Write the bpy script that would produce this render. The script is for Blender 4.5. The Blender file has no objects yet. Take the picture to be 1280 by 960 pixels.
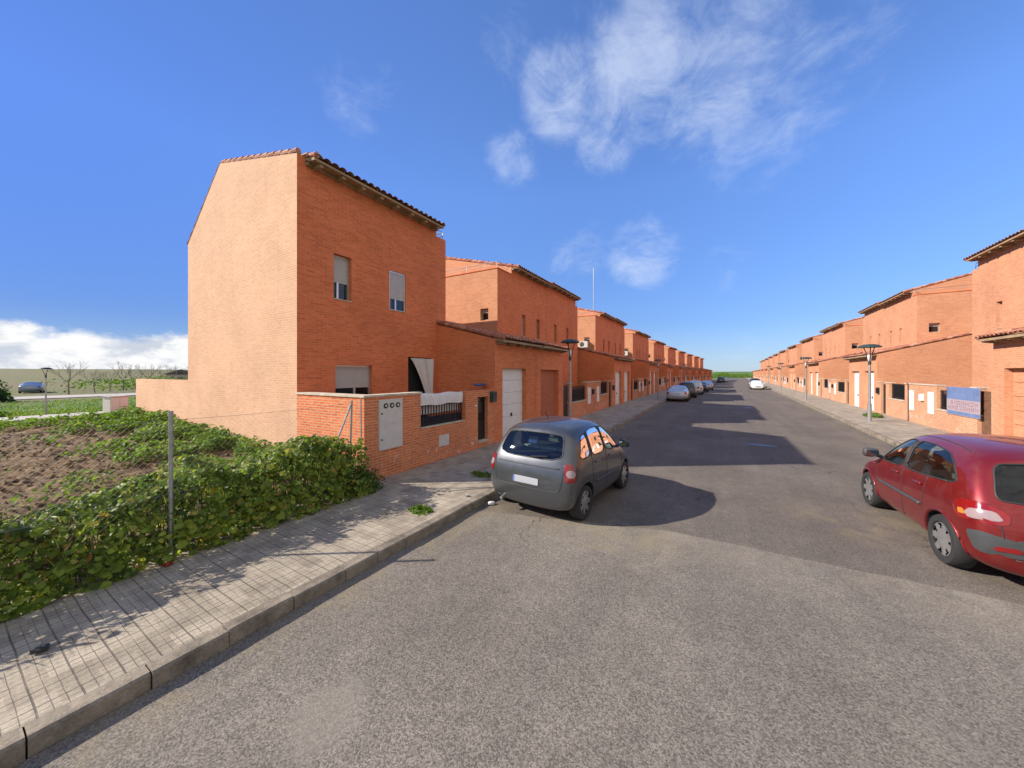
import bpy, bmesh, math, random
from mathutils import Vector, Matrix, noise
from mathutils.bvhtree import BVHTree
R = math.radians
random.seed(7)
S = bpy.context.scene
COL = S.collection
rnd = random.random
def ru(a, b): return a + (b - a) * random.random()
def lerp(a, b, t): return a + (b - a) * t
def interp(tab, x):
    if x <= tab[0][0]: return tab[0][1]
    for (x0, y0), (x1, y1) in zip(tab, tab[1:]):
        if x <= x1: return lerp(y0, y1, (x - x0) / (x1 - x0))
    return tab[-1][1]

# ------------------------------------------------------------------ materials
class NT:
    def __init__(self, mat):
        self.t = mat.node_tree; self.n = self.t.nodes; self.l = self.t.links
    def add(self, kind, **kw):
        n = self.n.new(kind)
        for k, v in kw.items():
            if k in n.inputs: self.set(n.inputs[k], v)
            else: setattr(n, k, v)
        return n
    def set(self, sock, v):
        if isinstance(v, bpy.types.NodeSocket): self.l.new(v, sock)
        else: sock.default_value = v
    def math(self, op, a, b=0.0, c=0.0, clamp=False):
        n = self.n.new('ShaderNodeMath'); n.operation = op; n.use_clamp = clamp
        self.set(n.inputs[0], a); self.set(n.inputs[1], b); self.set(n.inputs[2], c)
        return n.outputs[0]
    def mix(self, f, a, b, blend='MIX'):
        n = self.n.new('ShaderNodeMix'); n.data_type = 'RGBA'; n.blend_type = blend
        self.set(n.inputs['Factor'], f); self.set(n.inputs['A'], a) if 0 else None
        self.set(n.inputs[6], a); self.set(n.inputs[7], b)
        return n.outputs[2]
    def ramp(self, f, stops):
        n = self.n.new('ShaderNodeValToRGB')
        self.set(n.inputs[0], f)
        e = n.color_ramp.elements
        e[0].position, e[0].color = stops[0][0], c4(stops[0][1])
        e[1].position, e[1].color = stops[-1][0], c4(stops[-1][1])
        for p, c in stops[1:-1]:
            q = e.new(p); q.color = c4(c)
        return n.outputs[0]
    def noise(self, vec, scale, detail=4.0, rough=.55, dist=0.0):
        n = self.n.new('ShaderNodeTexNoise')
        n.inputs['Scale'].default_value = scale; n.inputs['Detail'].default_value = detail
        n.inputs['Roughness'].default_value = rough; n.inputs['Distortion'].default_value = dist
        if vec is not None: self.l.new(vec, n.inputs['Vector'])
        return n.outputs['Fac']
    def smooth(self, x, a, b):
        n = self.n.new('ShaderNodeMapRange'); n.interpolation_type = 'SMOOTHSTEP'
        self.set(n.inputs[0], x); n.inputs[1].default_value = a; n.inputs[2].default_value = b
        return n.outputs[0]
    def bump(self, h, strength=.3, dist=.01):
        n = self.n.new('ShaderNodeBump'); n.inputs['Strength'].default_value = strength
        n.inputs['Distance'].default_value = dist; self.l.new(h, n.inputs['Height'])
        return n.outputs[0]
def c4(c):
    if isinstance(c, (int, float)): return (c, c, c, 1)
    return tuple(c) + (1,) if len(c) == 3 else tuple(c)

def new_mat(name):
    m = bpy.data.materials.new(name); m.use_nodes = True
    nt = NT(m); b = m.node_tree.nodes['Principled BSDF']
    return m, nt, b
MATS = {}
def plain(name, col, rough=.6, metal=0., var=.12, scale=6., coat=0., spec=.5, bump=0.):
    if name in MATS: return MATS[name]
    m, nt, b = new_mat(name)
    tc = nt.add('ShaderNodeTexCoord')
    n = nt.noise(tc.outputs['Object'], scale, 6, .65)
    lo = tuple(max(0, c * (1 - var)) for c in col); hi = tuple(min(1, c * (1 + var)) for c in col)
    nt.set(b.inputs['Base Color'], nt.ramp(n, [(.3, lo), (.7, hi)]))
    b.inputs['Roughness'].default_value = rough; b.inputs['Metallic'].default_value = metal
    b.inputs['Coat Weight'].default_value = coat; b.inputs['Coat Roughness'].default_value = .03
    b.inputs['Specular IOR Level'].default_value = spec
    if bump:
        nt.set(b.inputs['Normal'], nt.bump(nt.noise(tc.outputs['Object'], scale * 12, 4), bump, .01))
    MATS[name] = m
    return m

def brick(name, c1, c2, mortar, stain=0., var=.5, msize=.012, salt=0.):
    m, nt, b = new_mat(name)
    uv = nt.add('ShaderNodeTexCoord').outputs['UV']
    oi = nt.add('ShaderNodeObjectInfo')
    tb = nt.add('ShaderNodeTexBrick')
    nt.l.new(uv, tb.inputs['Vector'])
    tb.inputs['Color1'].default_value = c4(c1); tb.inputs['Color2'].default_value = c4(c2)
    tb.inputs['Mortar'].default_value = c4(mortar)
    tb.inputs['Scale'].default_value = 1.0
    tb.inputs['Mortar Size'].default_value = msize; tb.inputs['Mortar Smooth'].default_value = .3
    tb.inputs['Bias'].default_value = -.1
    tb.inputs['Brick Width'].default_value = .25; tb.inputs['Row Height'].default_value = .066
    n1 = nt.noise(uv, .55, 5, .6); n2 = nt.noise(uv, 9, 3, .7)
    f = nt.math('ADD', nt.math('MULTIPLY', n1, .6), nt.math('MULTIPLY', n2, .4))
    br = nt.ramp(f, [(.33, (1 - .34 * var,) * 3), (.5, (1, 1, 1)), (.68, (1 + .30 * var, 1 + .34 * var, 1 + .36 * var))])
    col = nt.mix(1.0, tb.outputs['Color'], br, 'MULTIPLY')
    # each house fired from a slightly different batch
    col = nt.mix(nt.math('MULTIPLY', oi.outputs['Random'], .22), col, nt.mix(1., col, (.86, .84, .84, 1), 'MULTIPLY'))
    # dark rain streaks, long and vertical, plus a grimy foot
    sep = nt.add('ShaderNodeSeparateXYZ'); nt.l.new(uv, sep.inputs[0])
    cmb = nt.add('ShaderNodeCombineXYZ'); nt.set(cmb.inputs[0], nt.math('MULTIPLY', sep.outputs[0], 1.8)); nt.set(cmb.inputs[1], nt.math('MULTIPLY', sep.outputs[1], .18))
    st = nt.smooth(nt.noise(cmb.outputs[0], 1.6, 5, .7), .52, .78)
    col = nt.mix(nt.math('MULTIPLY', st, .26 + stain), col, nt.mix(1., col, (.62, .56, .54, 1), 'MULTIPLY'))
    if salt:
        zz = nt.math('SUBTRACT', 1.0, nt.smooth(nt.math('ABSOLUTE', nt.math('SUBTRACT', sep.outputs[1], .42)), .02, .42))
        sa = nt.math('MULTIPLY', nt.smooth(nt.noise(uv, 3.2, 7, .75, .8), .54, .68), zz)
        col = nt.mix(nt.math('MULTIPLY', sa, salt), col, (.66, .62, .58, 1))
    nt.set(b.inputs['Base Color'], col)
    b.inputs['Roughness'].default_value = .9; b.inputs['Specular IOR Level'].default_value = .2
    h = nt.math('ADD', tb.outputs['Fac'], nt.math('MULTIPLY', n2, -.5))
    nt.set(b.inputs['Normal'], nt.bump(nt.math('MULTIPLY', h, -1.0), .28, .006))
    MATS[name] = m
    return m

brick('facade_brick', (.74, .190, .074), (.58, .125, .048), (.62, .24, .125))  # redder copy, shade on the street fronts put into the colour
brick('sunlit_tone_brick', (.585, .262, .137), (.48, .20, .10), (.53, .30, .19))  # same brick paler, sunlight on side walls and right row put into the colour
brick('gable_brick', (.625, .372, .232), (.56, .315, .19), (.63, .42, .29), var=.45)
brick('garage_brick', (.72, .205, .080), (.58, .140, .054), (.60, .25, .13))
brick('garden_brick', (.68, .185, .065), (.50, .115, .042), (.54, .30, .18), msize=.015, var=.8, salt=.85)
brick('sunlit_tone_garden_brick', (.56, .25, .125), (.46, .195, .095), (.54, .36, .25), msize=.015, var=.8, salt=.6)  # garden brick again, paler with the sunlight painted in
brick('filled_brick', (.46, .14, .065), (.40, .11, .05), (.40, .16, .1))

def tile_mat():
    m, nt, b = new_mat('roof_tile')
    tc = nt.add('ShaderNodeTexCoord').outputs['Object']
    v = nt.add('ShaderNodeTexVoronoi'); nt.l.new(tc, v.inputs['Vector']); v.inputs['Scale'].default_value = 3.4
    bw = nt.add('ShaderNodeSeparateColor'); nt.l.new(v.outputs['Color'], bw.inputs[0])
    col = nt.ramp(bw.outputs[0], [(0, (.25, .09, .055)), (.5, (.38, .15, .09)), (1, (.50, .27, .18))])
    li = nt.smooth(nt.noise(tc, 7, 6, .7), .55, .72)
    col = nt.mix(nt.math('MULTIPLY', li, .5), col, (.16, .14, .11, 1))
    nt.set(b.inputs['Base Color'], col); b.inputs['Roughness'].default_value = .85
    MATS['roof_tile'] = m
tile_mat()
plain('soffit', (.33, .225, .135), .9, var=.25, scale=3)
plain('concrete', (.44, .41, .37), .9, var=.2, scale=4, bump=.3)
plain('coping', (.52, .44, .34), .9, var=.25, scale=5)
plain('white_paint', (.72, .72, .71), .45, var=.05)
plain('cream_paint', (.66, .64, .58), .5, var=.08)
plain('grey_paint', (.56, .53, .50), .5, var=.08)
plain('blind', (.44, .42, .40), .5, var=.06)
plain('cloth', (.66, .62, .60), .95, var=.06)
plain('alu', (.62, .63, .64), .35, .8, var=.05)
plain('iron', (.018, .018, .02), .45, .3)
plain('dark_green', (.03, .055, .05), .5)
plain('dark_void', (.012, .012, .014), .8)
plain('brown_wood', (.16, .08, .045), .6, var=.25)
plain('galv', (.36, .37, .37), .45, .7, var=.25, scale=14)
plain('galv_wire', (.30, .30, .30), .5, .6)
plain('rubber', (.022, .022, .023), .85, bump=.2)
plain('black_plastic', (.03, .03, .032), .55)
plain('grey_plastic', (.052, .055, .058), .55)
plain('mirror', (.35, .37, .38), .06, 1., var=.02)
plain('wheel_silver', (.52, .53, .54), .3, .8)
plain('seat_fabric', (.10, .11, .115), .95)
plain('seat_light', (.34, .38, .36), .95)
plain('night_blue', (.016, .024, .045), .5)
plain('sea_blue', (.03, .07, .22), .5)
plain('pale_bark', (.20, .17, .14), .9, var=.3)
plain('bark', (.10, .08, .065), .9, var=.3)
plain('banner_pale', (.36, .30, .33), .7)
plain('banner_blue', (.13, .19, .36), .6, var=.25, scale=2)
plain('banner_red', (.30, .17, .20), .7)
plain('paint_yellow', (.5, .42, .2), .9, var=.3)

def car_paint(name, col, metal=.55, rough=.28):
    m, nt, b = new_mat(name)
    tc = nt.add('ShaderNodeTexCoord').outputs['Object']
    d = nt.noise(tc, 5, 6, .7)
    c = nt.mix(nt.math('MULTIPLY', nt.smooth(d, .45, .75), .10), c4(col), (.28, .25, .22, 1))
    nt.set(b.inputs['Base Color'], c)
    nt.set(b.inputs['Roughness'], nt.math('ADD', rough, nt.math('MULTIPLY', d, .12)))
    b.inputs['Metallic'].default_value = metal
    b.inputs['Coat Weight'].default_value = .8; b.inputs['Coat Roughness'].default_value = .06
    MATS[name] = m
car_paint('paint_grey', (.078, .084, .092))
car_paint('paint_red', (.20, .010, .011), .45, .32)
car_paint('paint_silver', (.46, .47, .48))
car_paint('paint_dark', (.03, .033, .04))
car_paint('paint_white', (.72, .72, .72), .0)
car_paint('paint_blue', (.16, .22, .30))

def glass(name, tint, transp, rough=.02):
    m = bpy.data.materials.new(name); m.use_nodes = True
    nt = NT(m); nt.n.clear()
    o = nt.add('ShaderNodeOutputMaterial')
    g = nt.add('ShaderNodeBsdfGlossy'); g.inputs['Roughness'].default_value = rough; g.inputs['Color'].default_value = (1, 1, 1, 1)
    t = nt.add('ShaderNodeBsdfTransparent'); t.inputs['Color'].default_value = c4(tint)
    d = nt.add('ShaderNodeBsdfDiffuse'); d.inputs['Color'].default_value = (.015, .017, .018, 1)
    mx = nt.add('ShaderNodeMixShader'); mx.inputs[0].default_value = transp
    nt.l.new(d.outputs[0], mx.inputs[1]); nt.l.new(t.outputs[0], mx.inputs[2])
    fr = nt.add('ShaderNodeFresnel'); fr.inputs['IOR'].default_value = 1.6
    m2 = nt.add('ShaderNodeMixShader'); nt.l.new(fr.outputs[0], m2.inputs[0])
    nt.l.new(mx.outputs[0], m2.inputs[1]); nt.l.new(g.outputs[0], m2.inputs[2])
    nt.l.new(m2.outputs[0], o.inputs['Surface'])
    MATS[name] = m
glass('car_glass', (.72, .80, .76), .95)
glass('pane_glass', (.35, .4, .42), .35)

def lens(name, col, rough=.15):
    m, nt, b = new_mat(name)
    b.inputs['Base Color'].default_value = c4(col); b.inputs['Roughness'].default_value = rough
    b.inputs['Coat Weight'].default_value = 1; b.inputs['Coat Roughness'].default_value = .02
    MATS[name] = m
lens('lens_red', (.21, .006, .007)); lens('lens_clear', (.30, .22, .22)); lens('lens_orange', (.6, .2, .03)); lens('plate_white', (.36, .37, .41), .5); lens('plate_blue', (.1, .17, .5), .4)

def leaf_mat(name, cols, back=.5):
    m, nt, b = new_mat(name)
    at = nt.add('ShaderNodeAttribute'); at.attribute_name = 'tone'
    col = nt.ramp(at.outputs['Fac'], cols)
    nt.set(b.inputs['Base Color'], col); b.inputs['Roughness'].default_value = .5
    b.inputs['Specular IOR Level'].default_value = .3 if name == 'leaf' else .12
    tr = nt.add('ShaderNodeBsdfTranslucent')
    nt.l.new(nt.mix(1., col, (1.5, 1.7, .7, 1), 'MULTIPLY'), tr.inputs['Color'])
    mx = nt.add('ShaderNodeMixShader'); mx.inputs[0].default_value = .42
    o = nt.n['Material Output']
    nt.l.new(b.outputs[0], mx.inputs[1]); nt.l.new(tr.outputs[0], mx.inputs[2]); nt.l.new(mx.outputs[0], o.inputs['Surface'])
    MATS[name] = m
leaf_mat('leaf', [(0, (.03, .06, .012)), (.35, (.11, .165, .028)), (.7, (.26, .33, .048)), (.93, (.42, .37, .08)), (1, (.28, .15, .05))])
leaf_mat('weed_leaf', [(0, (.055, .10, .018)), (.6, (.15, .235, .04)), (1, (.26, .28, .07))])
leaf_mat('grass_blade', [(0, (.05, .11, .015)), (.6, (.12, .20, .03)), (1, (.24, .24, .07))])

# ------------------------------------------------------------------ mesh builder
class MB:
    def __init__(self, xf=None):
        self.v = []; self.f = []; self.mi = []; self.xf = xf; self.tone = []; self.uvs = {}
    def V(self, p):
        if self.xf: p = self.xf(*p)
        self.v.append(tuple(p)); return len(self.v) - 1
    def poly(self, pts, mi=0):
        self.f.append([self.V(p) for p in pts]); self.mi.append(mi); return self
    def box(self, a0, a1, b0, b1, c0, c1, mi=0):
        i = [self.V((a, b, c)) for a in (a0, a1) for b in (b0, b1) for c in (c0, c1)]
        for q in ((0, 1, 3, 2), (4, 6, 7, 5), (0, 4, 5, 1), (2, 3, 7, 6), (0, 2, 6, 4), (1, 5, 7, 3)):
            self.f.append([i[k] for k in q]); self.mi.append(mi)
        return self
    def extrude(self, prof, p0, p1, order='uwz', mi=0, caps=True):
        """prof: list of (w,z); runs along u from p0 to p1"""
        a = [self.V((p0, w, z)) for w, z in prof]; b = [self.V((p1, w, z)) for w, z in prof]
        n = len(prof)
        for k in range(n):
            self.f.append([a[k], a[(k + 1) % n], b[(k + 1) % n], b[k]]); self.mi.append(mi)
        if caps:
            self.f.append(a[::-1]); self.f.append(b); self.mi += [mi, mi]
        return self
    def tube(self, pts, r, n=6, mi=0, r2=None, cap=True):
        pts = [Vector(p) for p in pts]; rings = []
        for k, p in enumerate(pts):
            d = (pts[min(k + 1, len(pts) - 1)] - pts[max(k - 1, 0)]).normalized()
            s = d.cross(Vector((0, 0, 1)) if abs(d.z) < .9 else Vector((1, 0, 0))).normalized(); t = d.cross(s)
            rr = r if r2 is None else lerp(r, r2, k / (len(pts) - 1))
            rings.append([self.V(p + (s * math.cos(6.28318 * j / n) + t * math.sin(6.28318 * j / n)) * rr) for j in range(n)])
        for A, B in zip(rings, rings[1:]):
            for j in range(n):
                self.f.append([A[j], A[(j + 1) % n], B[(j + 1) % n], B[j]]); self.mi.append(mi)
        if cap:
            self.f.append(rings[0][::-1]); self.f.append(rings[-1]); self.mi += [mi, mi]
        return self
    def lathe(self, prof, c=(0, 0, 0), axis='z', n=24, mi=0):
        rings = []
        for r, h in prof:
            ring = []
            for j in range(n):
                a = 6.283185 * j / n; x, y = r * math.cos(a), r * math.sin(a)
                p = (x, y, h) if axis == 'z' else ((x, h, y) if axis == 'y' else (h, x, y))
                ring.append(self.V((c[0] + p[0], c[1] + p[1], c[2] + p[2])))
            rings.append(ring)
        for A, B in zip(rings, rings[1:]):
            for j in range(n):
                self.f.append([A[j], A[(j + 1) % n], B[(j + 1) % n], B[j]]); self.mi.append(mi)
        return self
    def wall(self, u0, u1, z0, z1, w, holes=(), depth=.15, mi=0, face='u'):
        """wall sheet with real openings and reveals; face 'u': spans u,z at w; face 'w': spans w,z at u=w"""
        def P(a, z, d): return (a, d, z) if face == 'u' else (d, a, z)
        us = sorted({u0, u1} | {h[k] for h in holes for k in (0, 1)}); zs = sorted({z0, z1} | {h[k] for h in holes for k in (2, 3)})
        for a, b in zip(us, us[1:]):
            for c, d in zip(zs, zs[1:]):
                if any(h[0] - 1e-6 <= a and b <= h[1] + 1e-6 and h[2] - 1e-6 <= c and d <= h[3] + 1e-6 for h in holes): continue
                self.poly([P(a, c, w), P(b, c, w), P(b, d, w), P(a, d, w)], mi)
        for h in holes:
            a, b, c, d = h[:4]; e = w + depth
            self.poly([P(a, c, w), P(b, c, w), P(b, c, e), P(a, c, e)], mi); self.poly([P(a, d, w), P(b, d, w), P(b, d, e), P(a, d, e)], mi)
            self.poly([P(a, c, w), P(a, d, w), P(a, d, e), P(a, c, e)], mi); self.poly([P(b, c, w), P(b, d, w), P(b, d, e), P(b, c, e)], mi)
        return self
    def mesh(self, name, mats, smooth=False, recalc=True, uv=True, sharp=None):
        me = bpy.data.meshes.new(name); me.from_pydata(self.v, [], self.f)
        for m in (mats if isinstance(mats, (list, tuple)) else [mats]): me.materials.append(MATS[m] if isinstance(m, str) else m)
        me.polygons.foreach_set('material_index', self.mi)
        if recalc:
            bm = bmesh.new(); bm.from_mesh(me); bmesh.ops.recalc_face_normals(bm, faces=bm.faces); bm.to_mesh(me); bm.free()
        if uv:
            ul = me.uv_layers.new(name='UVMap').data
            for p in me.polygons:
                nx, ny, nz = abs(p.normal.x), abs(p.normal.y), abs(p.normal.z)
                for li in p.loop_indices:
                    co = me.vertices[me.loops[li].vertex_index].co
                    if nz > .8: ul[li].uv = (co.y, co.x)
                    elif nx >= ny: ul[li].uv = (co.y, co.z)
                    else: ul[li].uv = (co.x + .125, co.z)
        if smooth: me.polygons.foreach_set('use_smooth', [True] * len(me.polygons))
        if sharp: me.set_sharp_from_angle(angle=R(sharp))
        if self.tone:
            at = me.attributes.new('tone', 'FLOAT', 'FACE'); at.data.foreach_set('value', self.tone)
        me.update()
        return me
    def build(self, name, mats, parent=None, **kw):
        return link(name, self.mesh(name, mats, **kw), parent)

def link(name, me, parent=None):
    o = bpy.data.objects.new(name, me); COL.objects.link(o)
    if parent: o.parent = parent
    return o
def tag(o, label=None, cat=None, group=None, kind=None):
    if label: o['label'] = label
    if cat: o['category'] = cat
    if group: o['group'] = group
    if kind: o['kind'] = kind
    return o
def empty(name, loc=(0, 0, 0), rz=0):
    o = bpy.data.objects.new(name, None); COL.objects.link(o); o.location = loc; o.rotation_euler.z = rz
    o.empty_display_size = .3
    return o
KIDS = {}
def copy_tree(o, parent=None):
    c = o.copy(); COL.objects.link(c)
    if parent: c.parent = parent
    for ch in [x for x in o.children]: copy_tree(ch, c)
    return c

# ------------------------------------------------------------------ camera
F, HC = 435., 2.6
YAW = math.atan(255 / 435.)
cam = bpy.data.cameras.new('camera'); co = bpy.data.objects.new('camera', cam); COL.objects.link(co)
cam.sensor_width = 36; cam.lens = F / 1280 * 36; cam.clip_end = 6000; cam.clip_start = .05
co.location = (0, 0, HC); co.rotation_euler = (R(90), 0, YAW); cam.shift_y = -13 / 1280
S.camera = co

# ------------------------------------------------------------------ sun and sky
SUN_EL = R(31.2); SD = Vector((-.83, -.557, 0)).normalized()     # towards the sun, horizontally
sun = bpy.data.lights.new('sun', 'SUN'); so = bpy.data.objects.new('sun', sun); COL.objects.link(so)
sun.energy = 4.2; sun.angle = R(.53); sun.color = (1, .91, .79)
d = Vector((SD.x * math.cos(SUN_EL), SD.y * math.cos(SUN_EL), math.sin(SUN_EL)))
so.rotation_euler = d.to_track_quat('Z', 'Y').to_euler(); so.location = (0, 0, 40)
W = bpy.data.worlds.new('World'); S.world = W; W.use_nodes = True
def build_world():
    nt = NT(W); nt.n.clear()
    out = nt.add('ShaderNodeOutputWorld'); bg = nt.add('ShaderNodeBackground'); nt.l.new(bg.outputs[0], out.inputs[0])
    sky = nt.add('ShaderNodeTexSky'); sky.sky_type = 'NISHITA'; sky.sun_disc = False
    sky.sun_elevation = SUN_EL; sky.sun_rotation = math.atan2(SD.x, SD.y); sky.altitude = 300
    sky.air_density = 1.0; sky.dust_density = .1; sky.ozone_density = 4.0
    tc = nt.add('ShaderNodeTexCoord').outputs['Generated']
    hs = nt.add('ShaderNodeHueSaturation'); hs.inputs['Saturation'].default_value = 1.0; hs.inputs['Value'].default_value = 1.0
    nt.l.new(sky.outputs[0], hs.inputs['Color'])
    base = nt.mix(1., hs.outputs[0], (.74, .86, 1.12, 1), 'MULTIPLY')
    sp = nt.add('ShaderNodeSeparateXYZ'); nt.l.new(tc, sp.inputs[0])
    x, y, z = sp.outputs
    zz = nt.math('MAXIMUM', z, 0.0)
    ds = nt.add('ShaderNodeVectorMath', operation='DOT_PRODUCT'); nt.l.new(tc, ds.inputs[0]); ds.inputs[1].default_value = (SD.x, SD.y, 0)
    base = nt.mix(nt.smooth(ds.outputs['Value'], -.1, 1.0), base, nt.mix(1., base, (.42, .46, .58, 1), 'MULTIPLY'))
    # the air near the horizon is clean and dim for a winter day
    base = nt.mix(1., base, nt.ramp(zz, [(0, (.42, .42, .46)), (.12, (.55, .55, .58)), (.45, (1, 1, 1))]), 'MULTIPLY')
    k = nt.math('DIVIDE', 1.0, nt.math('ADD', zz, .42))
    pl = nt.add('ShaderNodeCombineXYZ'); nt.set(pl.inputs[0], nt.math('MULTIPLY', x, k)); nt.set(pl.inputs[1], nt.math('MULTIPLY', y, k))
    def blob(v, r0, r1, sx=1.0):
        n = Vector(v).normalized()
        dt = nt.add('ShaderNodeVectorMath', operation='DOT_PRODUCT'); nt.l.new(tc, dt.inputs[0]); dt.inputs[1].default_value = n
        return nt.smooth(dt.outputs['Value'], math.cos(R(r1)), math.cos(R(r0)))
    def ray(px, py):
        r = (px - 640) / F; c, s = math.cos(YAW), math.sin(YAW)
        return (r * c - s, r * s + c, (467 - py) / F)
    # thin high cloud
    n1 = nt.noise(pl.outputs[0], 2.9, 12, .66, .45)
    n2 = nt.noise(pl.outputs[0], 8.5, 10, .70, .8)
    nn = nt.math('ADD', nt.math('MULTIPLY', n1, .6), nt.math('MULTIPLY', n2, .4))
    m = None
    for v, a, b2, g in ((ray(700, 115), 1, 9, .92), (ray(790, 95), 2, 12, .92), (ray(890, 85), 2, 14, .84), (ray(1000, 75), 2, 12, .72), (ray(640, 195), .5, 6, .80), (ray(760, 170), 1, 7, .8), (ray(950, 180), 2, 9, .62), (ray(800, 320), 1, 8, .8), (ray(725, 320), 1, 8, .62), (ray(905, 335), .5, 5, .55), (ray(440, 120), 1, 6, .52), (ray(640, 60), 2, 9, .6), (ray(860, 0), 4, 20, .7), (ray(925, 432), .5, 4, .6), (ray(485, 110), .5, 4, .5)):
        q = nt.math('MULTIPLY', blob(v, a, b2), g)
        m = q if m is None else nt.math('MAXIMUM', m, q)
    thr = nt.math('SUBTRACT', nt.math('ADD', nn, nt.math('MULTIPLY', m, .30)), .66)
    c1 = nt.math('MULTIPLY', nt.smooth(thr, -.05, .25), nt.math('MULTIPLY', m, .66))
    # low cumulus bank towards the left (west)
    st = nt.add('ShaderNodeCombineXYZ'); nt.set(st.inputs[0], x); nt.set(st.inputs[1], y); nt.set(st.inputs[2], nt.math('MULTIPLY', z, 2.0))
    n3 = nt.noise(st.outputs[0], 7.0, 9, .58, .15)
    az = nt.smooth(nt.math('MULTIPLY', x, -1.0), .62, .93)
    low = nt.smooth(z, .155, .03)
    d3 = nt.math('ADD', nt.math('MULTIPLY', low, .62), nt.math('MULTIPLY', n3, 1.0))
    d3 = nt.math('SUBTRACT', d3, nt.math('SUBTRACT', .86, nt.math('MULTIPLY', nt.math('SUBTRACT', az, 1.0), .55)))
    c2 = nt.math('MULTIPLY', nt.smooth(d3, .0, .16), nt.smooth(az, .0, .3))
    n4 = nt.noise(st.outputs[0], 11.0, 7, .6, .2)
    under = nt.smooth(n4, .46, .64)
    ccol = nt.mix(nt.math('MULTIPLY', under, .75), (4.3, 4.3, 4.3, 1), (2.1, 2.4, 3.0, 1))
    # pale veil close to the horizon
    veil = nt.math('MULTIPLY', nt.smooth(z, .14, -.01), .35)
    s0 = nt.mix(veil, base, (2.4, 3.3, 4.3, 1))
    s1 = nt.mix(c1, s0, (3.3, 3.7, 4.5, 1))
    s2 = nt.mix(c2, s1, ccol)
    east = nt.add('ShaderNodeVectorMath', operation='DOT_PRODUCT'); nt.l.new(tc, east.inputs[0]); east.inputs[1].default_value = Vector((.82, -.50, .28)).normalized()  # bright cloud out of view, added to lift the shaded fronts
    ea = nt.smooth(east.outputs['Value'], .22, .62)
    n5 = nt.noise(pl.outputs[0], .9, 8, .6, .3)
    fill_cloud = nt.math('MULTIPLY', nt.smooth(nt.math('ADD', n5, nt.math('MULTIPLY', ea, .35)), .52, .72), ea)
    s2 = nt.mix(nt.math('MULTIPLY', fill_cloud, .95), s2, nt.mix(nt.smooth(n4, .42, .66), (3.9, 3.75, 3.6, 1), (2.3, 2.35, 2.45, 1)))
    nt.l.new(s2, bg.inputs['Color']); bg.inputs['Strength'].default_value = .125
build_world()
S.view_settings.view_transform = 'Standard'; S.view_settings.look = 'None'; S.view_settings.gamma = 1
S.view_settings.exposure = .25
S.cycles.max_bounces = 8; S.cycles.transparent_max_bounces = 12
S.cycles.use_adaptive_sampling = True; S.cycles.adaptive_threshold = .02
try: S.cycles.use_denoising = True
except Exception: pass
S.cycles.sample_clamp_indirect = 6

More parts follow.
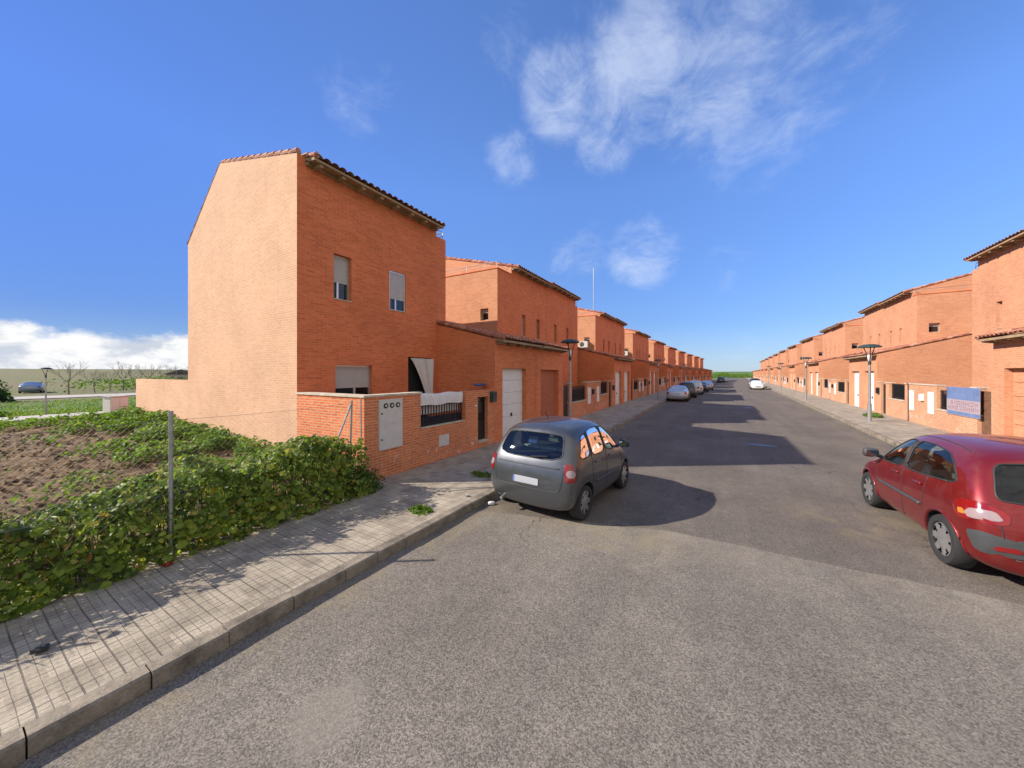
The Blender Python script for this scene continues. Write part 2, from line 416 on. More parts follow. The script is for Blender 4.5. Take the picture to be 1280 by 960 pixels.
# ------------------------------------------------------------------ ground
def bend(Y):
    if Y < 40: return 0.
    if Y < 140: return .0004 * (Y - 40) ** 2
    return 4.0 + .06 * (Y - 140)
RM = .041                                     # the right hand row fans out by this much
LAND = [(6.3, .10), (9, .16), (11, .27), (16.7, .6), (23, .72), (29, .5), (40, .05), (60, -.02), (100, .2), (200, 1.4), (400, 5.3), (800, 9), (1500, 8), (3500, 4)]
NORTH = [(235, -.06), (300, .3), (420, 1.5), (700, 6.0), (1200, 7), (3500, 5)]
def zland(X, Y):
    zl = interp(LAND, -X) if X < -6.3 else -.06
    if X < -6.3 and Y > 5.2: zl = lerp(.02, zl, min(1, max(0, (-X - 22.5) / 4)))
    return max(zl, interp(NORTH, Y))
def ground_mats():
    # asphalt
    for name, lo, mid, hi, g in (('asphalt_near', (.074, .067, .060), (.172, .155, .135), (.305, .28, .245), 118), ('asphalt_far', (.070, .058, .047), (.140, .122, .106), (.225, .20, .175), 120)):
        m, nt, b = new_mat(name); tc = nt.add('ShaderNodeTexCoord').outputs['Object']
        n1 = nt.noise(tc, g, 3, .7); n2 = nt.noise(tc, .5, 5, .6); n3 = nt.noise(tc, 5, 5, .7)
        v = nt.add('ShaderNodeTexVoronoi'); nt.l.new(tc, v.inputs['Vector']); v.inputs['Scale'].default_value = g * .8
        sc = nt.add('ShaderNodeSeparateColor'); nt.l.new(v.outputs['Color'], sc.inputs[0])
        gr = nt.math('ADD', nt.math('MULTIPLY', n1, .62), nt.math('MULTIPLY', sc.outputs[0], .38))
        col = nt.ramp(gr, [(.26, lo), (.5, mid), (.78, hi)])
        col = nt.mix(1., col, nt.ramp(n2, [(.3, (.80, .78, .76)), (.7, (1.2, 1.18, 1.14))]), 'MULTIPLY')
        col = nt.mix(1., col, nt.ramp(n3, [(.3, (.88, .88, .88)), (.7, (1.1, 1.1, 1.1))]), 'MULTIPLY')
        if name == 'asphalt_near':
            vd = nt.add('ShaderNodeVectorMath', operation='DISTANCE'); nt.l.new(tc, vd.inputs[0]); vd.inputs[1].default_value = (-2.55, 1.55, 0)
            col = nt.mix(nt.math('MULTIPLY', nt.smooth(nt.math('ADD', vd.outputs['Value'], nt.math('MULTIPLY', nt.noise(tc, 5, 6, .7), .5)), .62, .42), .45), col, (.27, .245, .205, 1))
            sp = nt.add('ShaderNodeSeparateXYZ'); nt.l.new(tc, sp.inputs[0])
            dst = nt.math('MULTIPLY', nt.smooth(sp.outputs[1], 4.6, 6.2), nt.smooth(nt.noise(tc, 1.1, 6, .7), .34, .62))
            col = nt.mix(nt.math('MULTIPLY', dst, .55), col, nt.mix(.5, col, (.34, .285, .21, 1)))
        sq = nt.add('ShaderNodeSeparateXYZ'); nt.l.new(tc, sq.inputs[0])
        nd = nt.smooth(nt.noise(tc, 1.7, 7, .72, .4), .40, .66)
        lf = nt.smooth(sq.outputs[0], -3.25, -3.95); rt = nt.smooth(nt.math('SUBTRACT', sq.outputs[0], nt.math('MULTIPLY', sq.outputs[1], RM)), 3.6, 4.75)
        vd = nt.add('ShaderNodeVectorMath', operation='DISTANCE'); nt.l.new(tc, vd.inputs[0]); vd.inputs[1].default_value = (-1.3, 5.75, 0)
        sp1 = nt.smooth(vd.outputs['Value'], 1.3, .2)
        vd = nt.add('ShaderNodeVectorMath', operation='DISTANCE'); nt.l.new(tc, vd.inputs[0]); vd.inputs[1].default_value = (2.2, 8.3, 0)
        sp1 = nt.math('MAXIMUM', sp1, nt.smooth(vd.outputs['Value'], 1.5, .2))
        col = nt.mix(nt.math('MULTIPLY', nt.math('MULTIPLY', nt.math('MAXIMUM', nt.math('MAXIMUM', lf, rt), sp1), nd), .6), col, (.25, .205, .125, 1))
        # tyre-worn lanes along the street and hairline cracks
        mp = nt.add('ShaderNodeCombineXYZ'); nt.set(mp.inputs[0], nt.math('MULTIPLY', sq.outputs[0], 1.3)); nt.set(mp.inputs[1], nt.math('MULTIPLY', sq.outputs[1], .06))
        col = nt.mix(1., col, nt.ramp(nt.noise(mp.outputs[0], 1.0, 5, .65), [(.3, (.86, .86, .87)), (.7, (1.12, 1.11, 1.09))]), 'MULTIPLY')
        wv = nt.add('ShaderNodeVectorMath', operation='ADD'); nt.l.new(tc, wv.inputs[0])
        nz = nt.add('ShaderNodeTexNoise'); nt.l.new(tc, nz.inputs['Vector']); nz.inputs['Scale'].default_value = 1.6; nz.inputs['Detail'].default_value = 5
        ns = nt.add('ShaderNodeVectorMath', operation='SCALE'); nt.l.new(nz.outputs['Color'], ns.inputs[0]); ns.inputs['Scale'].default_value = .9; nt.l.new(ns.outputs[0], wv.inputs[1])
        vc = nt.add('ShaderNodeTexVoronoi', feature='DISTANCE_TO_EDGE'); nt.l.new(wv.outputs[0], vc.inputs['Vector']); vc.inputs['Scale'].default_value = .34
        ck = nt.math('MULTIPLY', nt.smooth(vc.outputs['Distance'], .006, .0015), nt.smooth(nt.noise(tc, .45, 3), .50, .62))
        col = nt.mix(nt.math('MULTIPLY', ck, .75), col, (.035, .031, .028, 1))
        # pale worn patches and oil
        col = nt.mix(nt.math('MULTIPLY', nt.smooth(nt.noise(tc, .9, 6, .72, .6), .60, .72), .40), col, (.24, .22, .19, 1))
        col = nt.mix(nt.math('MULTIPLY', nt.smooth(nt.noise(tc, 1.4, 4, .6, 1.2), .66, .74), .35), col, (.04, .038, .036, 1))
        nt.set(b.inputs['Base Color'], col); b.inputs['Roughness'].default_value = .88; b.inputs['Specular IOR Level'].default_value = .3
        nt.set(b.inputs['Normal'], nt.bump(gr, .55, .008)); MATS[name] = m
    # paving slabs: 20 cm slabs scored into four
    m, nt, b = new_mat('paving'); tc = nt.add('ShaderNodeTexCoord').outputs['Object']
    sp = nt.add('ShaderNodeSeparateXYZ'); nt.l.new(tc, sp.inputs[0])
    def lines(c, per, w):
        f = nt.math('ABSOLUTE', nt.math('SUBTRACT', nt.math('FRACT', nt.math('DIVIDE', c, per)), .5))
        return nt.smooth(f, .5 - w / per, .5 - w * .35 / per)
    P = .216
    wob = nt.math('MULTIPLY', nt.math('SUBTRACT', nt.noise(tc, 2.2, 3), .5), .02)
    xx = nt.math('ADD', sp.outputs[0], wob); yy = nt.math('ADD', sp.outputs[1], wob)
    big = nt.math('MAXIMUM', lines(xx, P, .008), lines(yy, P, .009)); small = nt.math('MAXIMUM', lines(xx, P / 3, .0045), lines(yy, P / 3, .005))
    cell = nt.add('ShaderNodeTexWhiteNoise', noise_dimensions='2D'); cv = nt.add('ShaderNodeCombineXYZ')
    nt.set(cv.inputs[0], nt.math('FLOOR', nt.math('ADD', nt.math('DIVIDE', xx, P), .5))); nt.set(cv.inputs[1], nt.math('FLOOR', nt.math('ADD', nt.math('DIVIDE', yy, P), .5)))
    nt.l.new(cv.outputs[0], cell.inputs['Vector'])
    col = nt.ramp(cell.outputs['Value'], [(0, (.31, .262, .198)), (.5, (.38, .325, .248)), (1, (.45, .388, .30))])
    col = nt.mix(1., col, nt.ramp(nt.noise(tc, 1.3, 6, .7), [(.3, (.72, .71, .7)), (.7, (1.15, 1.15, 1.13))]), 'MULTIPLY')
    col = nt.mix(1., col, nt.ramp(nt.noise(tc, 55, 3, .7), [(.3, (.8, .8, .8)), (.7, (1.14, 1.14, 1.14))]), 'MULTIPLY')
    col = nt.mix(nt.math('MULTIPLY', nt.smooth(nt.noise(tc, 2.1, 7, .75, .5), .56, .70), .45), col, (.13, .115, .095, 1))
    jv = nt.smooth(nt.noise(tc, 4.5, 4, .7), .30, .58); big = nt.math('MULTIPLY', big, nt.math('ADD', .45, nt.math('MULTIPLY', jv, .55))); small = nt.math('MULTIPLY', small, jv)
    col = nt.mix(nt.math('MULTIPLY', small, .62), col, (.12, .102, .084, 1)); col = nt.mix(nt.math('MULTIPLY', big, .70), col, (.07, .06, .05, 1))
    nt.set(b.inputs['Base Color'], col); b.inputs['Roughness'].default_value = .85
    nt.set(b.inputs['Normal'], nt.bump(nt.math('MULTIPLY', nt.math('MAXIMUM', big, small), -1.), .5, .01)); MATS['paving'] = m
    # kerb stone
    m, nt, b = new_mat('kerb_stone'); tc = nt.add('ShaderNodeTexCoord').outputs['Object']
    col = nt.ramp(nt.noise(tc, 3, 6, .7), [(.3, (.10, .082, .064)), (.7, (.33, .28, .21))])
    col = nt.mix(1., col, nt.ramp(nt.noise(tc, 60, 3, .7), [(.3, (.75, .75, .75)), (.7, (1.2, 1.2, 1.2))]), 'MULTIPLY')
    nt.set(b.inputs['Base Color'], col); b.inputs['Roughness'].default_value = .9; nt.set(b.inputs['Normal'], nt.bump(nt.noise(tc, 30, 5), .5, .01)); MATS['kerb_stone'] = m
    # open land
    m, nt, b = new_mat('land'); tc = nt.add('ShaderNodeTexCoord').outputs['Object']
    sp = nt.add('ShaderNodeSeparateXYZ'); nt.l.new(tc, sp.inputs[0])
    g = nt.ramp(nt.noise(tc, .25, 8, .7), [(.3, (.055, .115, .018)), (.55, (.085, .16, .026)), (.75, (.14, .175, .045))])
    o = nt.ramp(nt.noise(tc, .02, 8, .65), [(.3, (.085, .105, .03)), (.5, (.135, .135, .045)), (.7, (.17, .115, .06))])
    f = nt.smooth(nt.math('ADD', nt.math('MULTIPLY', sp.outputs[0], -1.), nt.math('MULTIPLY', nt.noise(tc, .05, 3), 20)), 58, 72)
    north = nt.smooth(sp.outputs[1], 240, 300)
    col = nt.mix(nt.math('MULTIPLY', f, nt.math('SUBTRACT', 1., north)), g, o)
    br = nt.smooth(sp.outputs[0], -6, -7)
    nt.set(b.inputs['Base Color'], col); b.inputs['Roughness'].default_value = .95
    nt.set(b.inputs['Normal'], nt.bump(nt.noise(tc, 3, 8, .7), .9, .15)); MATS['land'] = m
    # ploughed soil
    m, nt, b = new_mat('soil'); tc = nt.add('ShaderNodeTexCoord').outputs['Object']
    col = nt.ramp(nt.noise(tc, 5, 7, .72), [(.30, (.055, .032, .015)), (.5, (.145, .092, .044)), (.70, (.30, .20, .10))])
    col = nt.mix(nt.math('MULTIPLY', nt.smooth(nt.noise(tc, .7, 5, .6), .55, .7), .35), col, (.10, .13, .03, 1))
    nt.set(b.inputs['Base Color'], col); b.inputs['Roughness'].default_value = .95; nt.set(b.inputs['Normal'], nt.bump(nt.noise(tc, 14, 8, .75), .9, .04)); MATS['soil'] = m
    # wet patches
    m, nt, b = new_mat('wet'); b.inputs['Base Color'].default_value = (.03, .03, .03, 1); b.inputs['Roughness'].default_value = .36; MATS['wet'] = m
    plain('path_concrete', (.40, .37, .33), .9, var=.15, scale=.8)
    plain('dust', (.30, .25, .17), .95, var=.3, scale=3)
ground_mats()

def strip(name, mat, left, right, ys, z, thick=None):
    mb = MB()
    pr = [(left(y), right(y), y) for y in ys]
    for (a, b, y), (c, d2, y2) in zip(pr, pr[1:]):
        mb.poly([(a, y, z), (b, y, z), (d2, y2, z), (c, y2, z)])
    o = mb.build(name, mat, recalc=False); tag(o, kind='structure'); return o
YS = [-10, 0, 10, 20, 30, 40] + list(range(50, 260, 10))
KL = lambda y: -4.0 + bend(y)                # foot of the left kerb
KR = lambda y: 4.8 + RM * y
PW = lambda y: -6.77 + bend(y)
def land():
    xs = [-3500, -2000, -1200, -800, -600, -400, -300, -200, -150, -120, -100, -80, -70, -60, -52, -46, -40, -36, -33, -29, -26, -23, -20, -16.7, -13.5, -11, -9, -7.5, -6.3, -6.0, 0, 20, 60, 150, 400, 900, 1800, 3500]
    ys = [-400, -150, -60, -30, -15, -6, -2, 1, 3, 5.2, 5.3, 9, 14, 20, 30, 45, 70, 100, 140, 180, 235, 260, 300, 360, 420, 520, 700, 950, 1200, 2000, 3500]
    mb = MB(); idx = {}
    for x in xs:
        for y in ys:
            z = zland(x, y) - (.12 if x > -24.5 and -7 < y < 5.25 else .0)
            if x < -70: z += noise.noise((x * .01, y * .01, 3)) * .35 * min(3, -x / 150)
            idx[x, y] = mb.V((x, y, z))
    for a, b in zip(xs, xs[1:]):
        for c, d2 in zip(ys, ys[1:]):
            mb.f.append([idx[a, c], idx[b, c], idx[b, d2], idx[a, d2]]); mb.mi.append(0)
    tag(mb.build('ground', 'land', smooth=True, recalc=False), kind='structure')
    # ploughed plot beside the end house
    mb = MB(); nx, ny = 230, 150; x0, x1, y0, y1 = -24.2, -6.32, -6.5, 5.0
    g = []
    for i in range(nx + 1):
        row = []
        for j in range(ny + 1):
            x, y = lerp(x0, x1, i / nx), lerp(y0, y1, j / ny)
            e = min(1, max(0, (-x - 8) / 1.5)) * min(1, max(0, (5.0 - y) / .8))
            h = noise.fractal((x * 1.3, y * 1.3, 1), 1., 2.0, 3) * .05 + abs(noise.noise((x * 3.1, y * 3.1, 5))) * .10 + abs(noise.noise((x * 7, y * 7, 9))) * .05
            row.append(mb.V((x, y, zland(x, min(y, 5)) + h * e * 1.15)))
        g.append(row)
    for i in range(nx):
        for j in range(ny):
            mb.f.append([g[i][j], g[i + 1][j], g[i + 1][j + 1], g[i][j + 1]]); mb.mi.append(0)
    tag(mb.build('soil_plot', 'soil', smooth=True, recalc=False), kind='structure')
    mb = MB()
    for k in range(5200):
        x = -24 + 15.5 * rnd() ** .8; y = ru(-4.5, 4.6); s = ru(.012, .05) if rnd() < .9 else ru(.05, .085)
        z = zland(x, y) + .03 + abs(noise.noise((x * 3.1, y * 3.1, 5))) * .10
        top = mb.V((x + ru(-.3, .3) * s, y + ru(-.3, .3) * s, z + s * ru(.5, 1.)))
        n = random.choice((4, 5)); a0 = rnd() * 6; ring = [mb.V((x + s * ru(.7, 1.3) * math.cos(a0 + q * 6.283 / n), y + s * ru(.7, 1.3) * math.sin(a0 + q * 6.283 / n), z + s * ru(-.3, .25))) for q in range(n)]
        for q in range(n): mb.f.append([ring[q], ring[(q + 1) % n], top]); mb.mi.append(0)
    tag(mb.build('soil_clods', 'soil', recalc=False), 'loose brown clods of ploughed earth on the bare plot', 'soil', kind='stuff')
land()
strip('road', 'asphalt_far', KL, KR, YS, 0.0)
def near_road():
    mb = MB(); n = 60; edge = []
    for k in range(n + 1):
        x = lerp(-4.0, 5.05, k / n)
        y = 6.27 + .05 * noise.noise((x * 1.7, 3, 0)) + .02 * noise.noise((x * 9, 3, 0)) - .55 * max(0, (-.6 - x)) / 2
        edge.append((x, y))
    for (a, b), (c, d2) in zip(edge, edge[1:]):
        mb.poly([(a, -10, .004), (c, -10, .004), (c, d2, .004), (a, b, .004)])
    tag(mb.build('road_patch', 'asphalt_near', recalc=False), kind='structure')
near_road()
def decal(name, mat, pts, z):
    mb = MB(); c = (sum(p[0] for p in pts) / len(pts), sum(p[1] for p in pts) / len(pts))
    n = 40; ring = []
    for k in range(n):
        a = 6.283 * k / n; t = k / n * len(pts); i = int(t); f = t - i
        p, q = pts[i % len(pts)], pts[(i + 1) % len(pts)]
        x, y = lerp(p[0], q[0], f), lerp(p[1], q[1], f); w = 1 + .12 * noise.noise((x * 4, y * 4, 2))
        ring.append((c[0] + (x - c[0]) * w, c[1] + (y - c[1]) * w, z))
    mb.poly(ring); return tag(mb.build(name, mat, recalc=False), kind='structure')
decal('puddle', 'wet', [(.9, 15.45), (1.4, 15.3), (1.9, 15.4), (1.75, 15.62), (1.2, 15.66)], .006)
decal('puddle', 'wet', [(1.7, 31.6), (2.2, 31.4), (2.5, 32.1), (2.0, 32.3)], .006)
strip('pavement', 'paving', PW, lambda y: KL(y) - .16, YS, .14)
strip('pavement', 'paving', lambda y: KR(y) + .16, lambda y: 7.57 + RM * y + .1, YS, .14)
def kerbs():
    for fn, sgn in ((KL, -1), (KR, 1)):
        mb = MB(); y = -10.
        while y < 240:
            ln = ru(.46, .62) if y < 50 else 5.; a, b = y + .005, y + ln - .005; dz = ru(-.008, .008); j = ru(-.010, .008)
            A = [(fn(a) + j, a), (fn(a) + j + sgn * .158, a), (fn(b) + j + sgn * .158, b), (fn(b) + j, b)]
            if sgn > 0: A = [A[1], A[0], A[3], A[2]]
            lo = [mb.V((p[0], p[1], -.05)) for p in A]; hi = []
            bev = .018
            mid = [mb.V((p[0], p[1], .125 + dz)) for p in A]
            for p, q in zip(A, (1, -1, -1, 1) if sgn < 0 else (-1, 1, 1, -1)):
                face = (p is A[0] or p is A[3]) if sgn < 0 else (p is A[1] or p is A[2])
                hi.append(mb.V((p[0] + (sgn * bev if face else 0), p[1], .145 + dz)))
            for L, U in ((lo, mid), (mid, hi)):
                for k in range(4): mb.f.append([L[k], L[(k + 1) % 4], U[(k + 1) % 4], U[k]]); mb.mi.append(0)
            mb.f.append(hi); mb.mi.append(0)
            y += ln
        tag(mb.build('kerb', 'kerb_stone'), kind='structure')
kerbs()
strip('path', 'path_concrete', lambda y: -28.8, lambda y: -23.9, [-40, -20, -10, -5, 0, 5, 10, 20, 40, 80], .80)
# the back path follows the land
bpy.data.objects['path'].data.clear_geometry()
def back_path():
    mb = MB(); ys = [-40, -20, -8, 0, 5.2, 12, 25, 60, 120]
    xs = [-28.6, -27.4, -26.2, -25, -23.9]
    f = lambda x, y: interp(LAND, -x) + .05
    for a, b in zip(xs, xs[1:]):
        for c, d2 in zip(ys, ys[1:]): mb.poly([(a, c, f(a, c)), (b, c, f(b, c)), (b, d2, f(b, d2)), (a, d2, f(a, d2))])
    me = mb.mesh('path', 'path_concrete', recalc=False); o = bpy.data.objects['path']; old = o.data; o.data = me
    # farther lane in front of the orchard
    mb = MB(); xs = [-66, -63, -60]
    for a, b in zip(xs, xs[1:]):
        for c, d2 in zip(ys, ys[1:]): mb.poly([(a, c, zland(a, -50) + .06), (b, c, zland(b, -50) + .06), (b, d2, zland(b, -50) + .06), (a, d2, zland(a, -50) + .06)])
    tag(mb.build('lane', 'path_concrete', recalc=False), kind='structure')
back_path()

# ------------------------------------------------------------------ houses (u along the street, w away from it, z up)
def tiles(mb, u0, u1, w0, z0, w1, z1, pitch=.235, course=.42, amp=.062, mi=0, seg=8, flip=False):
    n = max(2, round((u1 - u0) / pitch)); L = math.hypot(w1 - w0, z1 - z0); nc = max(2, round(L / course))
    nw, nz = -(z1 - z0) / L, (w1 - w0) / L
    if nz < 0: nw, nz = -nw, -nz
    rows = []
    for c in range(nc):
        for s, off in ((c / nc, .045), ((c + 1) / nc, .004)):
            row = []
            for k in range(n * seg + 1):
                ph = (k % seg) / seg; u = u0 + (u1 - u0) * k / (n * seg)
                h = amp * (abs(math.sin(math.pi * ph)) ** .8) + off + .006 * noise.noise((k // seg * 3.1, c * 2.3, 0))
                row.append(mb.V((u, lerp(w0, w1, s) + nw * h, lerp(z0, z1, s) + nz * h)))
            rows.append(row)
    for A, B in zip(rows, rows[1:]):
        for k in range(n * seg): mb.f.append([A[k], A[k + 1], B[k + 1], B[k]]); mb.mi.append(mi)
def verge(mb, u, w0, z0, w1, z1, r=.085, step=.40, mi=0):
    L = math.hypot(w1 - w0, z1 - z0); n = max(2, round(L / step))
    for k in range(n):
        a, b = k / n, (k + 1.12) / n
        mb.tube([(u, lerp(w0, w1, a), lerp(z0, z1, a) + .05), (u, lerp(w0, w1, min(b, 1)), lerp(z0, z1, min(b, 1)) + .015)], r, 8, mi, r2=r * .8)
RIDGE = (4.6, 9.52); EAVE = 8.34; REAR = (7.3, 7.36)
def eave(xf, u0, u1, parent, z=EAVE, dz=0, n=None, out=.42, name='eave'):
    mb = MB(xf); sl = (RIDGE[1] - EAVE) / RIDGE[0]
    a, b = z + dz - sl * out, z + dz
    mb.extrude([(-out, a - .02), (-out, a + .045), (.06, b + .045), (.06, b - .06)], u0 + .02, u1 - .02)
    mb.extrude([(-.10, b - .16), (-.10, b - .04), (0.0, b - .04), (0.0, b - .16)], u0 + .02, u1 - .02)
    k = max(2, round((u1 - u0) / .72)) if n is None else n
    for i in range(k):
        u = lerp(u0 + .25, u1 - .25, i / (k - 1))
        mb.extrude([(-out + .05, a - .10), (-out + .05, a - .015), (-.02, b - .055), (-.02, b - .20), (-.12, b - .20)], u - .05, u + .05)
    return mb.build(name, 'soffit', parent)
def roof(xf, u0, u1, parent, dz=0, verges=(0, 1), out=.47):
    mb = MB(xf); sl = (RIDGE[1] - EAVE) / RIDGE[0]
    tiles(mb, u0, u1, -out, EAVE + dz - sl * out + .05, RIDGE[0], RIDGE[1] + dz + .05)
    tiles(mb, u0, u1, REAR[0] + .25, REAR[1] + dz - .15, RIDGE[0], RIDGE[1] + dz + .05, seg=4)
    mb.tube([(u0, RIDGE[0], RIDGE[1] + dz + .08), (u1, RIDGE[0], RIDGE[1] + dz + .08)], .11, 8)
    for e, u in ((0, u0), (1, u1)):
        if e in verges:
            s = .05 if e == 0 else -.05
            verge(mb, u + s, -out + .02, EAVE + dz - sl * out + .06, RIDGE[0], RIDGE[1] + dz + .06); verge(mb, u + s, REAR[0] + .2, REAR[1] + dz - .1, RIDGE[0], RIDGE[1] + dz + .06)
    return mb.build('roof', 'roof_tile', parent)
def body(xf, u0, u1, parent, holes, dz=0, mats=('facade_brick', 'gable_brick'), holes_z=None, name='wall', endface=0):
    """gabled brick box, front face carries the holes; material 1 on the end faces"""
    mb = MB(xf); t = EAVE + dz
    mb.wall(u0, u1, 0, t, 0, holes, .22)
    for u in (u0, u1): mb.poly([(u, 0, 0), (u, 0, t), (u, RIDGE[0], RIDGE[1] + dz), (u, REAR[0], REAR[1] + dz), (u, REAR[0], 0)], 1)
    mb.poly([(u0, REAR[0], 0), (u1, REAR[0], 0), (u1, REAR[0], REAR[1] + dz), (u0, REAR[0], REAR[1] + dz)])
    mb.poly([(u0, 0, t), (u1, 0, t), (u1, *RIDGE[:1], RIDGE[1] + dz), (u0, *RIDGE[:1], RIDGE[1] + dz)]); mb.poly([(u0, RIDGE[0], RIDGE[1] + dz), (u1, RIDGE[0], RIDGE[1] + dz), (u1, REAR[0], REAR[1] + dz), (u0, REAR[0], REAR[1] + dz)])
    return mb.build(name, list(mats), parent, recalc=False)
def frame_window(xf, h, w, parent, blind=.0, mullion=None, fr='alu', face='u', open_dark=False, sill=True):
    """window set in an opening h=(a0,a1,z0,z1): frame (this object) > pane, blind, sill"""
    a0, a1, z0, z1 = h; t = .045
    def bx(mb, A, B, C, D, d0, d1, mi=0):
        if face == 'u': mb.box(A, B, d0, d1, C, D, mi)
        else: mb.box(d0, d1, A, B, C, D, mi)
    e = .004
    mb = MB(xf); bx(mb, a0 + e, a0 + t, z0 + e, z1 - e, w, w + .05); bx(mb, a1 - t, a1 - e, z0 + e, z1 - e, w, w + .05); bx(mb, a0 + t, a1 - t, z0 + e, z0 + t, w, w + .05); bx(mb, a0 + t, a1 - t, z1 - t, z1 - e, w, w + .05)
    zb = z1 - (z1 - z0) * blind
    if mullion: bx(mb, lerp(a0, a1, mullion) - .03, lerp(a0, a1, mullion) + .03, z0 + t, zb - .002, w + .004, w + .05)
    f = mb.build('window', fr, parent)
    mb = MB(xf); bx(mb, a0 + t, a1 - t, z0 + t, z1 - t, w + .052, w + .062); mb.build('pane', 'pane_glass', f)
    mb = MB(xf); bx(mb, a0 + e, a1 - e, z0 + e, z1 - e, w + .20, w + .21); mb.build('room_back', 'dark_void', f)
    if blind > 0:
        mb = MB(xf)
        n = max(3, int((z1 - zb) / .05)); zs = [lerp(z1 - t, zb, k / n) for k in range(n + 1)]
        for c, d2 in zip(zs, zs[1:]):
            bx(mb, a0 + t, a1 - t, d2 + .003, c, w + .02 + .0, w + .032)
        bx(mb, a0 + t, a1 - t, zb, z1 - t, w + .033, w + .040)
        mb.build('blind', 'blind', f)
    if sill:
        mb = MB(xf); bx(mb, a0 + e, a1 - e, z0 + .004, z0 + .03, min(w - .01, -.02), w - .003) if face == 'u' else bx(mb, a0 + e, a1 - e, z0 + .004, z0 + .03, w - .1, w - .003); mb.build('sill', 'coping', f)
    return f
def tri_window(xf, h, w, parent, tall_dark=False):
    return frame_window(xf, h, w, parent, blind=.0 if tall_dark else 1., fr='alu')
GD = 2.73                                     # how far garages and garden walls stand in front of the facade
def garage(xf, u0, u1, parent, doors, zf=3.84, br='garage_brick', sides=(0, 1), filled=(), roof_to=2.3, label_dark=False, soff=True):
    sl = .255; zt = zf + sl * (GD + roof_to)
    mb = MB(xf); holes = [(a, b, .0, h) for a, b, h in doors]
    mb.wall(u0, u1, 0, zf, -GD, holes, .26)
    for u in (u0, u1): mb.poly([(u, -GD, 0), (u, -GD, zf), (u, roof_to, zt), (u, roof_to, 0)])
    mb.poly([(u0, -GD, zf), (u1, -GD, zf), (u1, roof_to, zt), (u0, roof_to, zt)])
    mb.poly([(u0, roof_to, 0), (u1, roof_to, 0), (u1, roof_to, zt), (u0, roof_to, zt)])
    mb.build('garage_wall', br, parent, recalc=False)
    mb = MB(xf); tiles(mb, u0 - .02, u1 + .02, -GD - .40, zf - sl * .40 + .06, roof_to, zt + .06)
    for e, u in ((0, u0 + .03), (1, u1 - .03)):
        if e in sides: verge(mb, u, -GD - .38, zf - sl * .38 + .07, roof_to, zt + .07)
    mb.build('garage_roof', 'roof_tile', parent)
    mb = MB(xf)
    mb.extrude([(-GD - .36, zf - sl * .36 - .03), (-GD - .36, zf - sl * .36 + .05), (-GD + .03, zf + .05), (-GD - .003, zf - .07)], u0 + .02, u1 - .02)
    k = max(3, round((u1 - u0) / .6))
    for i in range(k):
        u = lerp(u0 + .2, u1 - .2, i / (k - 1)); mb.extrude([(-GD - .32, zf - .16), (-GD - .32, zf - .118), (-GD - .006, zf - .05), (-GD - .006, zf - .2)], u - .05, u + .05)
    mb.build('garage_eave', 'soffit', parent)
    for k, (a, b, h) in enumerate(doors):
        mb = MB(xf); w = -GD + .19
        if k in filled:
            mb.poly([(a, w, 0), (b, w, 0), (b, w, h), (a, w, h)]); mb.build('filled_doorway', 'filled_brick', parent, recalc=False)
        else:
            n = 6
            for j in range(n):
                mb.box(a + .01, b - .01, w, w + .04, h * j / n + .012, h * (j + 1) / n - .004)
            mb.box(a + .005, b - .005, w + .03, w + .05, .0, h - .002)
            d2 = mb.build('garage_door', 'white_paint' if k != 7 else 'brown_wood', parent)
            mb = MB(xf); mb.tube([(lerp(a, b, .5), w - .03, 1.0), (lerp(a, b, .5), w, 1.0)], .05, 8); mb.box(lerp(a, b, .5) - .015, lerp(a, b, .5) + .015, w - .05, w - .028, .92, 1.08); mb.build('handle', 'iron', d2)
def flatblock(xf, u0, u1, w0, w1, zt, parent, name='wall', holes_front=(), side=None, mats=('facade_brick', 'gable_brick'), zlo=0., railing=False):
    mb = MB(xf)
    mb.wall(u0, u1, zlo, zt, w0, holes_front, .22)
    for k, u in enumerate((u0, u1)):
        hs = side if (side and k == (0 if side[0][5] < 0 else 1)) else ()
        if hs: mb.wall(w0, w1, zlo, zt, u, [h[:4] for h in hs], .25 if hs[0][5] < 0 else -.25, 1, face='w')
        else: mb.poly([(u, w0, zlo), (u, w1, zlo), (u, w1, zt), (u, w0, zt)], 1)
    mb.poly([(u0, w1, zlo), (u1, w1, zlo), (u1, w1, zt), (u0, w1, zt)])
    mb.poly([(u0, w0, zt), (u1, w0, zt), (u1, w1, zt), (u0, w1, zt)])
    return mb.build(name, list(mats), parent, recalc=False)
def rail(xf, pts, z, parent):
    mb = MB(xf); mb.tube([(u, w, z + .32) for u, w in pts], .018, 6); mb.tube([(u, w, z + .16) for u, w in pts], .010, 6)
    for u, w in pts: mb.tube([(u, w, z - .02), (u, w, z + .32)], .014, 6)
    return mb.build('railing', 'galv', parent)
def terrace_cap(xf, u0, u1, w0, w1, z, parent):
    mb = MB(xf); e = .03
    mb.box(u0 - e, u1 + e, w0 - e, w0 + .14, z + .002, z + .05); mb.box(u0 - e, u0 + .14, w0 + .142, w1, z + .002, z + .05); mb.box(u1 - .14, u1 + e, w0 + .142, w1, z + .002, z + .05)
    return mb.build('parapet_coping', 'facade_brick', parent)

